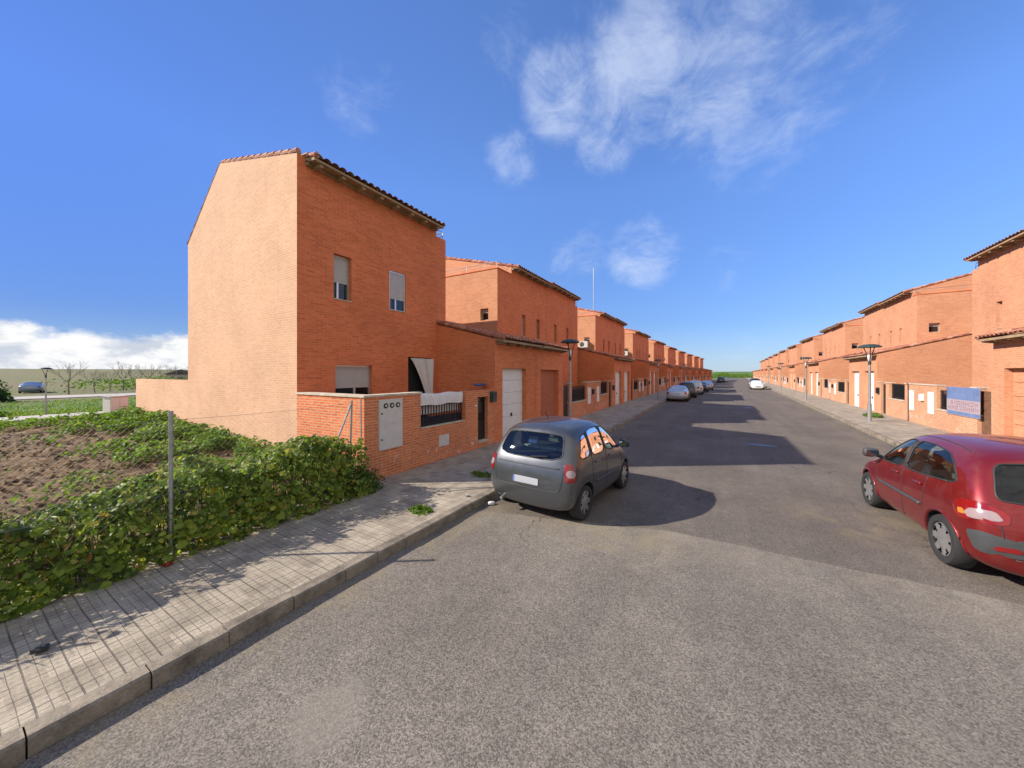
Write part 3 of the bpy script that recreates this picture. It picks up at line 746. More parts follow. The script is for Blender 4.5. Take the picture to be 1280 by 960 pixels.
FB = {-1: 'facade_brick', 1: 'sunlit_tone_brick'}  # shade-toned brick for the left row, sun-toned for the right
def unit(kind, side, gar, rec, fill=(), doors_kind=0, stripw=1.4, blindset=(1, 1)):
    """half of a pair. kind A: near half, terrace strip at its near end; B: far half"""
    xf = (lambda u, w, z: (-w, u, z)) if side < 0 else (lambda u, w, z: (w, u, z))
    root = empty('terraced_house')
    win = (.42, 4.7, 5.95)
    if kind == 'A':
        hol = [(-3.35, -2.9, 4.7, 5.95), (-1.45, -1.0, 4.7, 5.95)]
        b0, b1, s0, s1 = -5.9 + stripw, -.012, -5.9, -5.9 + stripw
        dz = 0.
    else:
        hol = [(1.2, 1.65, 4.7, 5.95), (3.45, 3.9, 4.7, 5.95)]
        b0, b1, s0, s1 = .012, 5.35, 5.35, 5.86
        dz = .10
    body(xf, b0, b1, root, hol, dz, (FB[side], 'sunlit_tone_brick'))
    roof(xf, b0 - .02, b1 + .02, root, dz); eave(xf, b0, b1, root, dz=dz)
    sd = [(.55, 1.05, 5.35, 5.95, 0, -1)] if kind == 'A' else ()
    if kind == 'A':
        flatblock(xf, s0, s1 - .004, 0, 7.1, 7.92, root, 'terrace_wall', side=sd, mats=(FB[side], 'sunlit_tone_brick'))
        terrace_cap(xf, s0, s1 - .02, 0, 7.1, 7.92, root)
        rail(xf, [(s0 + .08, 4.1), (s0 + .08, 2.0), (s0 + .08, .08), (s1 - .1, .08)], 7.97, root)
        frame_window(xf, (.55, 1.05, 5.35, 5.95), s0 + .15, root, blind=.35, face='w', sill=False)
    else:
        flatblock(xf, s0 + .004, s1, 0, 7.1, 7.92, root, 'terrace_wall', mats=(FB[side], 'sunlit_tone_brick'))
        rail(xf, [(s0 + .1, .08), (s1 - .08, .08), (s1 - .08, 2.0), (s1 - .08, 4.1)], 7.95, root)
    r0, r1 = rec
    if kind == 'B': flatblock(xf, r0, r1, 2.32, 7.1, 7.62, root, 'recessed_wall', mats=(FB[side], 'sunlit_tone_brick'))
    for k, h in enumerate(hol): frame_window(xf, h, .16, root, blind=blindset[k], fr='alu')
    g0, g1 = gar; c = (g0 + g1) / 2
    garage(xf, g0, g1, root, [(c - 1.05, c + 1.0, 2.78)], sides=(0,) if kind == 'B' else (1,), filled=fill, br='garage_brick' if side < 0 else 'sunlit_tone_brick')
    return root

def pair_walls(kind, side, a, b):
    """street wall of a patio between garages: thing > low wall pieces, coping, railing, gate, cabinet, mailbox"""
    xf = (lambda u, w, z: (-w, u, z)) if side < 0 else (lambda u, w, z: (w, u, z))
    root = empty('garden_wall'); W0, W1 = -GD, -GD + .24; L = b - a
    mb = MB(xf); cp = MB(xf)
    def pier(u0, u1, h): mb.box(u0, u1, W0, W1, 0, h); cp.box(u0 - .015, u1 + .015, W0 - .03, W1 + .03, h + .002, h + .05)
    if kind == 'A':
        g = (a + .10, a + .95); pier(a + .95, a + 1.35, 2.05); pier(a + 1.35, a + L * .70, .98); pier(a + L * .70, b, 2.05)
        mb.box(a + .003, a + .10, W0, W1, 0, 2.05)
        rl = (a + 1.37, a + L * .70 - .02); cab = (a + L * .70 + .25, a + L * .70 + .8)
    else:
        g = (b - 1.5, b - .7); pier(a + .012, a + L * .29, 2.05); pier(a + L * .29, a + L * .66, 1.12); pier(a + L * .66, b - 1.5, 2.05); pier(b - .7, b - .003, 2.05)
        rl = (a + L * .29 + .02, a + L * .66 - .02); cab = (a + L * .10, a + L * .10 + .5)
    mb.build('wall', 'garden_brick' if side < 0 else 'sunlit_tone_garden_brick', root); cp.build('coping', 'coping', root)
    mb = MB(xf); z0 = .98 if kind == 'A' else 1.12; m = W0 + .1
    mb.box(rl[0], rl[1], m, m + .03, z0 + .12, z0 + .15); mb.box(rl[0], rl[1], m, m + .03, z0 + .82, z0 + .85)
    n = int((rl[1] - rl[0]) / .12)
    for k in range(n + 1): u = lerp(rl[0] + .02, rl[1] - .02, k / n); mb.box(u - .009, u + .009, m + .004, m + .026, z0 + .05, z0 + .9)
    if kind == 'B': mb.box(rl[0], rl[1], m + .04, m + .05, z0 + .06, z0 + .88)
    else: mb.box(rl[0], rl[1], m + .04, m + .05, z0 + .06, z0 + .72)
    mb.build('railing', 'iron', root)
    mb = MB(xf); mb.box(g[0] + .01, g[1] - .01, m, m + .04, .2, 1.95); 
    for k in range(5): mb.box(g[0] + .08, g[1] - .08, m - .012, m - .002, .3 + k * .33, .55 + k * .33)
    gt = mb.build('gate', 'iron', root); mb = MB(xf); mb.tube([(g[1] - .12, m - .06, 1.05), (g[1] - .12, m - .002, 1.05)], .025, 8); mb.build('handle', 'alu', gt)
    mb = MB(xf); mb.box(cab[0], cab[1], W0 - .025, W0 - .003, .75, 1.75); cb = mb.build('meter_cabinet', 'white_paint', root)
    mb = MB(xf); mb.box(cab[0] + .02, cab[1] - .02, W0 - .028, W0 - .0255, 1.24, 1.25); mb.build('door_gap', 'iron', cb)
    mb = MB(xf); mb.box(b - .45, b - .18, W0 - .12, W0 - .003, 1.35, 1.72) if kind == 'B' else mb.box(b - .5, b - .22, W0 - .1, W0 - .003, 1.3, 1.62); mb.build('mailbox', 'iron', root)
    return root
ORD = ['first', 'second', 'third', 'fourth', 'fifth', 'sixth', 'seventh', 'eighth', 'ninth', 'tenth', 'eleventh', 'twelfth', 'thirteenth', 'fourteenth', 'fifteenth', 'sixteenth', 'seventeenth', 'eighteenth', 'nineteenth', 'twentieth', 'twenty-first', 'twenty-second', 'twenty-third', 'twenty-fourth']
def rows():
    P = 16.5; c0 = 20.65
    protoA = unit('A', -1, (-7.02, -4.0), (-7.1, -5.904), fill=(0,), blindset=(1, .0)); protoB = unit('B', -1, (6.4, 9.44), (5.864, 7.7), blindset=(1, 1))
    protoA2 = unit('A', -1, (-7.02, -4.0), (-7.1, -5.904), blindset=(.0, 0.)); 
    wA = pair_walls('A', -1, -3.99, 1.4); wB = pair_walls('B', -1, 1.41, 6.39)
    n = 0; used = set()
    def place(p, Y, lab, cat, grp, right=False):
        o = p if p not in used else copy_tree(p); used.add(p)
        if right: o.location = (10.3 + RM * Y, Y, 0); o.rotation_euler.z = -math.atan(RM)
        else:
            s = (bend(Y + 1) - bend(Y - 1)) / 2
            o.location = (-9.5 + bend(Y), Y, 0); o.rotation_euler.z = -math.atan(s)
        tag(o, lab, cat, grp); return o
    for i in range(9):
        Y = c0 + P * i
        for k, (p, w) in enumerate(((protoA if i == 0 else protoA2, wA), (protoB, wB))):
            place(p, Y, f'{ORD[2 * i + k]} brick terraced house beyond the tall end house in the shaded row', 'house', 'brick terraced houses of the shaded row')
            place(w, Y, f'brick garden wall with dark railing before the {ORD[2 * i + k]} house beyond the end house, shaded row', 'garden wall', 'garden walls of the shaded row')
    used.clear()
    P2 = 18.3; c1 = 40.0
    A = unit('A', 1, (-6.0, -2.85), (-5.99, -5.904), blindset=(1, 1), stripw=.6); B = unit('B', 1, (9.0, 12.28), (5.864, 8.6), blindset=(1, 1))
    vA = pair_walls('A', 1, -2.84, 2.95); vB = pair_walls('B', 1, 2.96, 8.99)
    n = 0
    for i in range(-1, 10):
        Y = c1 + P2 * i
        for k, (p, w) in enumerate(((A, vA), (B, vB))):
            hh = place(p, Y, f'{ORD[n]} brick terraced house, counted from the red car, in the sunlit row', 'house', 'brick terraced houses of the sunlit row', True)
            if n == 0: first = hh
            ww = place(w, Y, f'brick garden wall with railing and cabinet before the {ORD[n]} house of the sunlit row', 'garden wall', 'garden walls of the sunlit row', True)
            if n == 0: wall0 = ww
            n += 1
    # the nearest house of the sunlit row: garage opening bricked up, brown gate, pale letter box
    def swap(ob, mat):
        ob.data = ob.data.copy(); ob.data.materials[0] = MATS[mat]
    for ch in list(first.children):
        if ch.name.startswith('garage_door'):
            for h in list(ch.children): bpy.data.objects.remove(h)
            swap(ch, 'sunlit_tone_brick'); ch.name = 'filled_doorway'
    for ch in wall0.children:
        if ch.name.startswith('gate'): swap(ch, 'brown_wood')
        if ch.name.startswith('mailbox'): swap(ch, 'white_paint')
rows()
def end_house():
    xf = lambda u, w, z: (-w, u, z)
    root = empty('end_house', (-9.5, 0, 0)); tag(root, 'tall brick end house with a bare sunlit gable wall, nearest in the row', 'house')
    u0, u1 = 5.03, 10.3
    hol = [(6.05, 6.62, 4.75, 6.08), (8.04, 8.74, 4.75, 6.10), (6.10, 7.36, 1.35, 2.86), (8.86, 10.02, .35, 3.2)]
    mb = MB(xf); t = EAVE + .06; RW = 7.3
    mb.wall(u0, u1, 0, t, 0, hol, .20)
    prof = [(u0, 0, 0), (u0, 0, t), (u0, RIDGE[0], RIDGE[1]), (u0, REAR[0], REAR[1]), (u0, REAR[0], 0)]
    mb.poly([(u1,) + p[1:] for p in prof])
    mb.poly([(u0, REAR[0], 0), (u1, REAR[0], 0), (u1, REAR[0], REAR[1]), (u0, REAR[0], REAR[1])])
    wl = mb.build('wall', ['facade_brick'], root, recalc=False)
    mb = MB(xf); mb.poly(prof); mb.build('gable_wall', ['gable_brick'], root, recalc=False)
    sl = (RIDGE[1] - EAVE) / RIDGE[0]
    # roof starts a hand's breadth in from the gable; the gable stands up as a tiled verge
    mb = MB(xf); tiles(mb, u0 + .2, u1, -.47, EAVE - sl * .47 + .05, RIDGE[0], RIDGE[1] + .05); tiles(mb, u0 + .2, u1, REAR[0] + .28, REAR[1] - .16, RIDGE[0], RIDGE[1] + .05, seg=4)
    verge(mb, u0 + .06, .05, t + .06, RIDGE[0], RIDGE[1] + .03, r=.075); verge(mb, u0 + .06, REAR[0] + .1, REAR[1], RIDGE[0], RIDGE[1] + .03, r=.075); verge(mb, u1 - .02, -.42, EAVE - sl * .42 + .08, RIDGE[0], RIDGE[1] + .06)
    verge(mb, u0 + .27, -.45, EAVE - sl * .45 + .08, 1.0, EAVE + sl + .08, r=.08)
    mb.build('roof', 'roof_tile', root)
    eave(xf, u0 + .2, u1, root, n=8)
    flatblock(xf, u1 + .004, 10.86, 0, 4.2, 8.02, root, 'terrace_wall', mats=('facade_brick', 'facade_brick'))
    rail(xf, [(u1 + .06, .1), (10.8, .1), (10.8, 2.), (10.8, 4.1)], 8.02, root)
    flatblock(xf, 10.864, 12.6, 2.32, 7.1, 7.62, root, 'recessed_wall', mats=('facade_brick', 'facade_brick'))
    frame_window(xf, hol[0], .13, root, blind=.60, mullion=.36); frame_window(xf, hol[1], .03, root, blind=.70, mullion=.4); frame_window(xf, hol[2], .12, root, blind=.46, mullion=.56)
    # patio doorway, dark inside, with a pale curtain swept aside
    mb = MB(xf); mb.box(8.865, 10.015, .19, .2, .36, 3.19); dr = mb.build('doorway', 'dark_void', root)
    mb = MB(xf); n = 24; rows_ = 16
    g = []
    for j in range(rows_ + 1):
        v = j / rows_; row = []
        lo = lerp(8.9, 9.82, max(0, v) ** .75); hi = 10.10
        for i in range(n + 1):
            s = i / n; row.append(mb.V((lerp(lo, hi, s), -.06 - .05 * math.sin(s * 15 + v * 2) - .03 * math.sin(s * 6), 3.16 - 1.85 * v - .1 * math.sin(s * 3.1) * v)))
        g.append(row)
    for j in range(rows_):
        for i in range(n): mb.f.append([g[j][i], g[j][i + 1], g[j + 1][i + 1], g[j + 1][i]]); mb.mi.append(0)
    mb.build('curtain', 'cloth', root, smooth=True, recalc=False)
    garage(xf, 10.35, 13.6, root, [(10.86, 12.72, 2.80)], sides=(0,), roof_to=2.3)
    # satellite dish on the back corner
    d2 = empty('satellite_dish', (-17.05, 5.55, 2.95)); tag(d2, 'tan satellite dish at the back corner of the end house', 'satellite dish')
    mb = MB(); prof = [(.001, 0), (.15, .012), (.3, .05), (.42, .1)]; mb.lathe(prof + [(.42, .085), (.3, .035), (.15, 0), (.001, -.012)], axis='y', n=24); di = mb.build('dish', 'coping', d2, smooth=True); di.rotation_euler = (R(-20), 0, R(30))
    mb = MB(); mb.tube([(0, 0, 0), (.2, .0, -.05), (.25, 0, -.45)], .025, 8); mb.tube([(0, -.05, -.35), (-.1, -.45, -.1)], .012, 6); mb.build('bracket', 'galv', d2)
end_house()
def end_garden():
    xf = lambda u, w, z: (-w, u, z)
    root = empty('garden_wall', (-9.5, 0, 0)); tag(root, 'orange brick garden wall with meter cabinet and white sheet around the end house patio', 'garden wall')
    W0, W1 = -GD, -GD + .25; H = 2.06
    mb = MB(xf)
    mb.box(5.03, 5.28, W1 + .002, -.002, 0, H)                       # return along the plot
    mb.box(5.03, 6.75, W0, W1, 0, H); mb.box(6.752, 8.67, W0, W1, 0, 1.12); mb.box(8.672, 9.33, W0, W1, 0, H - .02); mb.box(9.33, 9.9, W0, W1, 1.82, H - .02); mb.box(9.902, 10.345, W0, W1, 0, H - .02); mb.box(9.332, 9.898, W0, W1, 0, .3)
    mb.build('wall', 'garden_brick', root)
    mb = MB(xf); e = .03
    mb.box(5.03 - e, 5.28 + e, W1 + .035, .02, H + .003, H + .05); mb.box(5.03 - e, 6.78, W0 - e, W1 + e, H + .003, H + .05); mb.box(6.79, 8.66, W0 - .015, W1 + .015, 1.123, 1.15); mb.box(9.335, 9.895, W0 - .04, W1, .303, .36)
    mb.build('coping', 'coping', root)
    # meter cabinet with two doors and three round ports
    mb = MB(xf); mb.box(5.40, 6.1, W0 - .035, W0 - .003, .80, 1.99); cb = mb.build('meter_cabinet', 'grey_paint', root)
    for z0, z1 in ((.815, 1.385), (1.405, 1.975)):
        mb = MB(xf); mb.box(5.415, 6.085, W0 - .046, W0 - .036, z0, z1); dr = mb.build('door', 'grey_paint', cb)
    mb = MB(xf); mb.tube([(5.47, W0 - .055, 1.05), (5.47, W0 - .045, 1.05)], .022, 10); mb.tube([(5.47, W0 - .055, 1.66), (5.47, W0 - .045, 1.66)], .022, 10); mb.build('lock', 'iron', cb)
    for k in range(3):
        mb = MB(xf); u = 5.58 + k * .18; mb.tube([(u, W0 - .060, 1.84), (u, W0 - .045, 1.84)], .062, 18); mb.tube([(u, W0 - .063, 1.84), (u, W0 - .0605, 1.84)], .03, 14, 1); mb.build('meter_port', ['iron', 'grey_paint'], cb)
    # railing, dark screen, white sheet laid over the top rail
    mb = MB(xf); m = W0 + .11
    mb.box(6.77, 8.65, m, m + .03, 1.18, 1.21); mb.box(6.77, 8.65, m, m + .03, 1.70, 1.73); mb.box(6.77, 8.65, m, m + .03, 1.46, 1.475)
    for k in range(17): u = lerp(6.83, 8.6, k / 16); mb.box(u - .010, u + .010, m + .004, m + .026, 1.15, 1.74)
    mb.build('railing', 'iron', root)
    mb = MB(xf); mb.box(6.77, 8.65, m + .05, m + .055, 1.14, 1.40); mb.build('privacy_screen', 'night_blue', root)
    mb = MB(xf); n = 30; g = []
    for j, (w, z) in enumerate(((m + .16, 1.45), (m + .13, 1.75), (m + .06, 2.02), (m + .01, 2.05), (m - .02, 1.98), (m - .035, 1.86), (m - .03, 1.72))):
        g.append([mb.V((lerp(6.79, 8.64, i / n), w + .012 * math.sin(i * 1.1 + j), z + .015 * math.sin(i * .4) + .0 * j)) for i in range(n + 1)])
    for A, B in zip(g, g[1:]):
        for i in range(n): mb.f.append([A[i], A[i + 1], B[i + 1], B[i]]); mb.mi.append(0)
    sh = mb.build('draped_sheet', 'cloth', None, smooth=True, recalc=False); sh.location = (-9.5, 0, 0); tag(sh, 'white sheet draped over the railing of the end house patio', 'sheet')
    mb = MB(xf); m2 = W0 + .12
    mb.box(9.345, 9.40, m2, m2 + .04, .37, 1.80); mb.box(9.83, 9.885, m2, m2 + .04, .37, 1.80); mb.box(9.40, 9.83, m2, m2 + .04, .37, 1.02); mb.box(9.40, 9.83, m2, m2 + .04, 1.75, 1.80); gt = mb.build('gate', 'iron', root)
    mb = MB(xf); mb.box(9.402, 9.828, m2 + .015, m2 + .025, 1.022, 1.748); mb.build('gate_panel', 'pane_glass', gt)
    for k in range(3):
        pass
    mb = MB(xf); mb.box(7.45, 7.88, W0 - .012, W0 - .003, .52, .84); mb.build('cover_plate', 'grey_paint', root)
    mb = MB(xf); mb.tube([(9.18, W0 - .05, 1.55), (9.18, W0 - .003, 1.55)], .035, 10); mb.build('doorbell', 'white_paint', root)
    mb = MB(xf); mb.box(10.02, 10.27, W0 - .14, W0 - .003, 1.62, 1.98); mx = mb.build('mailbox', 'dark_green', root)
    mb = MB(xf); mb.box(10.05, 10.24, W0 - .146, W0 - .141, 1.88, 1.91); mb.build('slot', 'iron', mx)
    # small blue plaque on the garage side wall above the gate
    mb = MB(xf); n = 20
    mb.lathe([(.001, 0), (.9, 0), (1., .12), (.9, .3), (.001, .34)], axis='z', n=24)
    aw = mb.build('door_canopy', 'sea_blue', root); 
    aw.data.transform(Matrix.Translation((2.35, 9.98, 2.17)) @ Matrix.Diagonal((.12, .33, .25, 1)))
    # plot wall running back from the house, and the wall behind the gardens
    mb = MB(xf)
    for a, b, h in ((7.302, 13.37, 2.36),): mb.box(5.03, 5.27, a, b, .2, h)
    r2 = mb.build('boundary_wall', 'gable_brick'); r2.location = (-9.5, 0, 0); tag(r2, 'low sunlit brick wall continuing the gable line to the back of the plot', 'wall')
    mb = MB(xf); mb.box(5.272, 160, 13.13, 13.37, 0, 2.3); r3 = mb.build('back_wall', 'facade_brick'); r3.location = (-9.5, 0, 0); tag(r3, 'long brick wall closing the back gardens behind the shaded row', 'wall')
    mb = MB(); mb.box(0, .14, 0, 1.9, 0, .30)
    f = MB(); f.poly([(-9.52, 5.02, .0), (-22.8, 5.02, .45), (-22.8, 5.02, .80), (-17, 5.02, .68), (-11.2, 5.02, .40), (-9.52, 5.02, .34)]); f.poly([(-9.52, 4.985, .0), (-22.8, 4.985, .45), (-22.8, 4.985, .80), (-17, 4.985, .68), (-11.2, 4.985, .40), (-9.52, 4.985, .34)]); f.poly([(-9.52, 5.02, .34), (-11.2, 5.02, .40), (-17, 5.02, .68), (-22.8, 5.02, .8), (-22.8, 4.985, .8), (-17, 4.985, .68), (-11.2, 4.985, .40), (-9.52, 4.985, .34)])
    ft = f.build('footing', 'concrete', recalc=False); ft.parent = r2; ft.matrix_parent_inverse = Matrix.Translation((9.5, 0, 0))
end_garden()

# ------------------------------------------------------------------ cars: subdivided shell, openings cut for the glass, parts snapped to the shell
def catmull(cage, faces, levels):
    me = bpy.data.meshes.new('tmp'); me.from_pydata(cage, [], faces)
    bm = bmesh.new(); bm.from_mesh(me); bmesh.ops.remove_doubles(bm, verts=bm.verts, dist=1e-5); bmesh.ops.recalc_face_normals(bm, faces=bm.faces); bm.to_mesh(me); bm.free()
    o = bpy.data.objects.new('tmp', me); COL.objects.link(o); md = o.modifiers.new('s', 'SUBSURF'); md.levels = levels; md.render_levels = levels
    dg = bpy.context.evaluated_depsgraph_get(); r = bpy.data.meshes.new_from_object(o.evaluated_get(dg)); bpy.data.objects.remove(o); return r
def boolean(me, cutters):
    o = bpy.data.objects.new('tmp', me); COL.objects.link(o); cs = []
    for c in cutters:
        q = bpy.data.objects.new('cut', c); COL.objects.link(q); cs.append(q)
        md = o.modifiers.new('b', 'BOOLEAN'); md.operation = 'DIFFERENCE'; md.solver = 'EXACT'; md.object = q
        try: md.material_mode = 'TRANSFER'
        except Exception: pass
    dg = bpy.context.evaluated_depsgraph_get(); r = bpy.data.meshes.new_from_object(o.evaluated_get(dg))
    for q in cs + [o]: bpy.data.objects.remove(q)
    return r
def chaikin(p, n=2, k=.22):
    for _ in range(n):
        q = []
        for i in range(len(p)):
            a, b = p[i], p[(i + 1) % len(p)]
            q += [(a[0] + (b[0] - a[0]) * k, a[1] + (b[1] - a[1]) * k), (a[0] + (b[0] - a[0]) * (1 - k), a[1] + (b[1] - a[1]) * (1 - k))]
        p = q
    return p
def shell(stations, cap=.06, levels=3):
    """stations: list of [p0..p7] half sections (x,y,z), y>=0, p0 and p7 on the centre line"""
    V = []; Fc = []; rings = []
    stations = [[(x, y, z - .07 * max(0, .52 - z) / .3) for x, y, z in st] for st in stations]
    for st in stations:
        half = [Vector(p) for p in st]; ring = half + [Vector((p.x, -p.y, p.z)) for p in half[-2:0:-1]]
        i0 = len(V); V += [tuple(p) for p in ring]; rings.append(list(range(i0, i0 + len(ring))))
    n = len(rings[0])
    for A, B in zip(rings, rings[1:]):
        for k in range(n): Fc.append([A[k], A[(k + 1) % n], B[(k + 1) % n], B[k]])
    for e, (ring, sg) in enumerate(((rings[0], -1), (rings[-1], 1))):
        m = len(stations[0]); grid = []
        for k in range(1, m - 1):
            L, Rr = ring[k], ring[n - k]; a = Vector(V[L]); b = Vector(V[Rr]); row = [L]
            for t in (.16, .5, .84):
                p = a.lerp(b, t); p.x += sg * cap * (1.0 if t == .5 else .72); V.append(tuple(p)); row.append(len(V) - 1)
            row.append(Rr); grid.append(row)
        for A, B in zip(grid, grid[1:]):
            for k in range(4): Fc.append([A[k], A[k + 1], B[k + 1], B[k]])
        Fc.append([ring[0], grid[0][0], grid[0][1], grid[0][2]]); Fc.append([ring[0], grid[0][2], grid[0][3], grid[0][4]])
        t = ring[m - 1]; Fc.append([t, grid[-1][0], grid[-1][1], grid[-1][2]]); Fc.append([t, grid[-1][2], grid[-1][3], grid[-1][4]])
    return catmull(V, Fc, levels)
class Car:
    def __init__(s, name, stations, paint, cap=.06, levels=3):
        s.me0 = shell(stations, cap, levels); s.name = name; s.paint = paint
        s.bvh = BVHTree.FromPolygons([v.co for v in s.me0.vertices], [list(p.vertices) for p in s.me0.polygons])
        s.root = empty(name); s.cut = []; s.jobs = []
    def hit(s, o, d, off):
        r = s.bvh.ray_cast(Vector(o), Vector(d).normalized())
        if r[0] is None: return None
        n = r[1]
        if n.dot(Vector(d)) > 0: n = -n
        return r[0] + n * off
    def P(s, pl, q):
        a, b = q
        if pl[0] == 'L': return (a, 3, b), (0, -1, 0)
        if pl[0] == 'R': return (a, -3, b), (0, 1, 0)
        if pl[0] == 'B': return (-4, a, b), (1, 0, 0)
        if pl[0] == 'F': return (6, a, b), (-1, 0, 0)
        if pl[0] == 'T': return (a, b, 4), (0, 0, -1)
        if pl[0] == 'D':  # diagonal: angle, axis point
            an, ox, oy = pl[1:]; dx, dy = math.cos(an), math.sin(an)
            return (ox - 3 * dx - dy * a, oy - 3 * dy + dx * a, b), (dx, dy, 0)
    def patch(s, pl, outline, off, mat, name, parent=None, rings=7, thick=0.):
        mb = MB(); n = len(outline); c = (sum(p[0] for p in outline) / n, sum(p[1] for p in outline) / n); R_ = []
        for k in range(rings + 1):
            t = k / rings; row = []
            for p in outline:
                o, d = s.P(pl, (lerp(c[0], p[0], t), lerp(c[1], p[1], t))); h = s.hit(o, d, off)
                if h is None: return None
                row.append(mb.V(h))
            R_.append(row)
        for A, B in zip(R_[1:], R_[2:]):
            for j in range(n): mb.f.append([A[j], A[(j + 1) % n], B[(j + 1) % n], B[j]]); mb.mi.append(0)
        mb.f.append(R_[1]); mb.mi.append(0)
        if thick:
            o_, d_ = s.P(pl, outline[0]); dv = Vector(d_).normalized() * thick
            low = [mb.V(Vector(mb.v[i]) + dv) for i in R_[-1]]
            for j in range(n): mb.f.append([R_[-1][j], R_[-1][(j + 1) % n], low[(j + 1) % n], low[j]]); mb.mi.append(0)
        return mb.build(name, mat, parent or s.root, smooth=True, recalc=False, uv=False, sharp=50)
    def line(s, pl, pts, r, mat, name, parent=None, closed=False, off=.001, sub=8):
        P = []; m = len(pts); rng = m if closed else m - 1
        for i in range(rng):
            a, b = pts[i], pts[(i + 1) % m]
            for k in range(sub):
                t = k / sub; o, d = s.P(pl, (lerp(a[0], b[0], t), lerp(a[1], b[1], t))); h = s.hit(o, d, off)
                if h is not None: P.append(h)
        o, d = s.P(pl, pts[0] if closed else pts[-1]); h = s.hit(o, d, off)
        if h is not None: P.append(h)
        if len(P) < 2: return None
        mb = MB(); mb.tube(P, r, 5); return mb.build(name, mat, parent or s.root, smooth=True, uv=False)
    def prism(s, pl, outline, depth, start=3.):
        mb = MB(); n = len(outline); A = []; B = []; ts = []
        for q in outline:
            o, d = s.P(pl, q); h = s.bvh.ray_cast(Vector(o), Vector(d).normalized()); ts.append(h[3] if h[0] is not None else start)
        t0, t1 = min(ts) - .2, max(ts) + depth
        for q in outline:
            o, d = s.P(pl, q); o = Vector(o); d = Vector(d).normalized()
            A.append(mb.V(o + d * t0)); B.append(mb.V(o + d * t1))
        for k in range(n): mb.f.append([A[k], A[(k + 1) % n], B[(k + 1) % n], B[k]]); mb.mi.append(0)
        mb.f += [A[::-1], B]; mb.mi += [0, 0]
        s.cut.append(mb.mesh('cut', 'dark_void', uv=False))
    def glass(s, pl, outline, depth, name='window', through=False, r=2, cutit=True, gasket=.011):
        oc = chaikin(outline, r, .16)
        if cutit: s.prism(pl, oc, depth)
        c = (sum(p[0] for p in oc) / len(oc), sum(p[1] for p in oc) / len(oc))
        s.jobs.append(lambda: s._glass(pl, oc, name, gasket))
    def _glass(s, pl, oc, name, gasket):
        g = s.patch(pl, oc, -.004, 'car_glass', name)
        if g and gasket: s.line(pl, oc, gasket, 'black_plastic', 'seal', g, closed=True, off=.0, sub=2)
    def wheel_well(s, x, r, z, w, W):
        for sg in (-1, 1):
            mb = MB(); mb.lathe([(r, 0), (r, .5)], axis='y', n=36); mb.f += [list(range(36))[::-1], list(range(36, 72))]; mb.mi += [0, 0]
            me = mb.mesh('cut', 'dark_void', uv=False); me.transform(Matrix.Translation((x, (W - .26) if sg > 0 else -(W - .26) - .5, z))); s.cut.append(me)
    def wheel(s, x, y, r, sg, spokes=7, hub='wheel_silver', width=.2):
        w = empty('wheel', (0, 0, 0)); w.parent = s.root; w.location = (x, y, r); 
        k = sg
        rr = r * .66
        mb = MB(); mb.lathe([(rr, -.02 * k), (rr * 1.06, .012 * k), (r * .93, .012 * k), (r * .985, -.02 * k), (r, -.05 * k), (r, -(width - .03) * k), (r * .93, -width * k), (rr, -width * k)], axis='y', n=40); mb.build('tyre', 'rubber', w, smooth=True, uv=False, sharp=40)
        mb = MB(); n = spokes * 8; bands = [(.10, .010), (.24, .012), (.42, .004), (.62, -.004), (.82, -.006), (.95, .004), (1.0, -.004)]
        rings = [[mb.V((f * rr * math.cos(6.28318 * j / n), h * k, f * rr * math.sin(6.28318 * j / n))) for j in range(n)] for f, h in bands]
        for b, (A, B) in enumerate(zip(rings, rings[1:])):
            for j in range(n):
                slot = (j % 8) in (3, 4) if b == 3 else ((j % 8) in (2, 3, 4, 5) if b == 4 else False)
                if not slot: mb.f.append([A[j], A[(j + 1) % n], B[(j + 1) % n], B[j]]); mb.mi.append(0)
        mb.f.append(rings[0]); mb.mi.append(0)
        mb.build('hubcap', hub, w, smooth=True, uv=False)
        mb = MB(); mb.lathe([(.001, -.05 * k), (rr, -.05 * k)], axis='y', n=24); mb.build('dark_backing', 'dark_void', w, uv=False)  # near-black disc stands in for the dark depth behind the slots
        return w
    def finish(s, inside_col='dark_void'):
        me = boolean(s.me0.copy(), s.cut) if s.cut else s.me0.copy()
        old = list(me.materials); names = [m.name if m else None for m in old]
        idx = [p.material_index for p in me.polygons]
        keep = [names[i] if i < len(names) else None for i in idx]
        me.materials.clear(); me.materials.append(MATS[s.paint]); me.materials.append(MATS['dark_void'])
        # faces lying on the original shell stay paint, the rest is inside
        cen = [p.center.copy() for p in me.polygons]; far = []
        for c in cen:
            h = s.bvh.find_nearest(c); far.append(1 if h[3] > .004 else 0)
        me.polygons.foreach_set('material_index', far)
        me.polygons.foreach_set('use_smooth', [True] * len(me.polygons)); me.set_sharp_from_angle(angle=R(38))
        s.body = link('body', me, s.root)
        for j in s.jobs: j()
        return s
def seats(car, xs, w, zb, zt, mat='seat_fabric', head='seat_fabric', lean=.16):
    for x in xs:
        mb = MB(); n = 3
        for k in range(n):
            y = lerp(-w, w, (k + .5) / n); hw = w / n * .92
            mb.box(x - .06, x + .08, y - hw, y + hw, zb, zt)
        o = mb.build('seat', mat, car.root, uv=False); md = None
        for y in ((-w * .62, w * .62)):
            mb = MB(); mb.lathe([(.001, -.10), (.10, -.08), (.13, 0), (.10, .09), (.001, .10)], axis='z', n=12); q = mb.build('headrest', head, o, smooth=True, uv=False); q.data.transform(Matrix.Translation((x, y, zt + .09)) @ Matrix.Diagonal((.45, 1, .95, 1)))
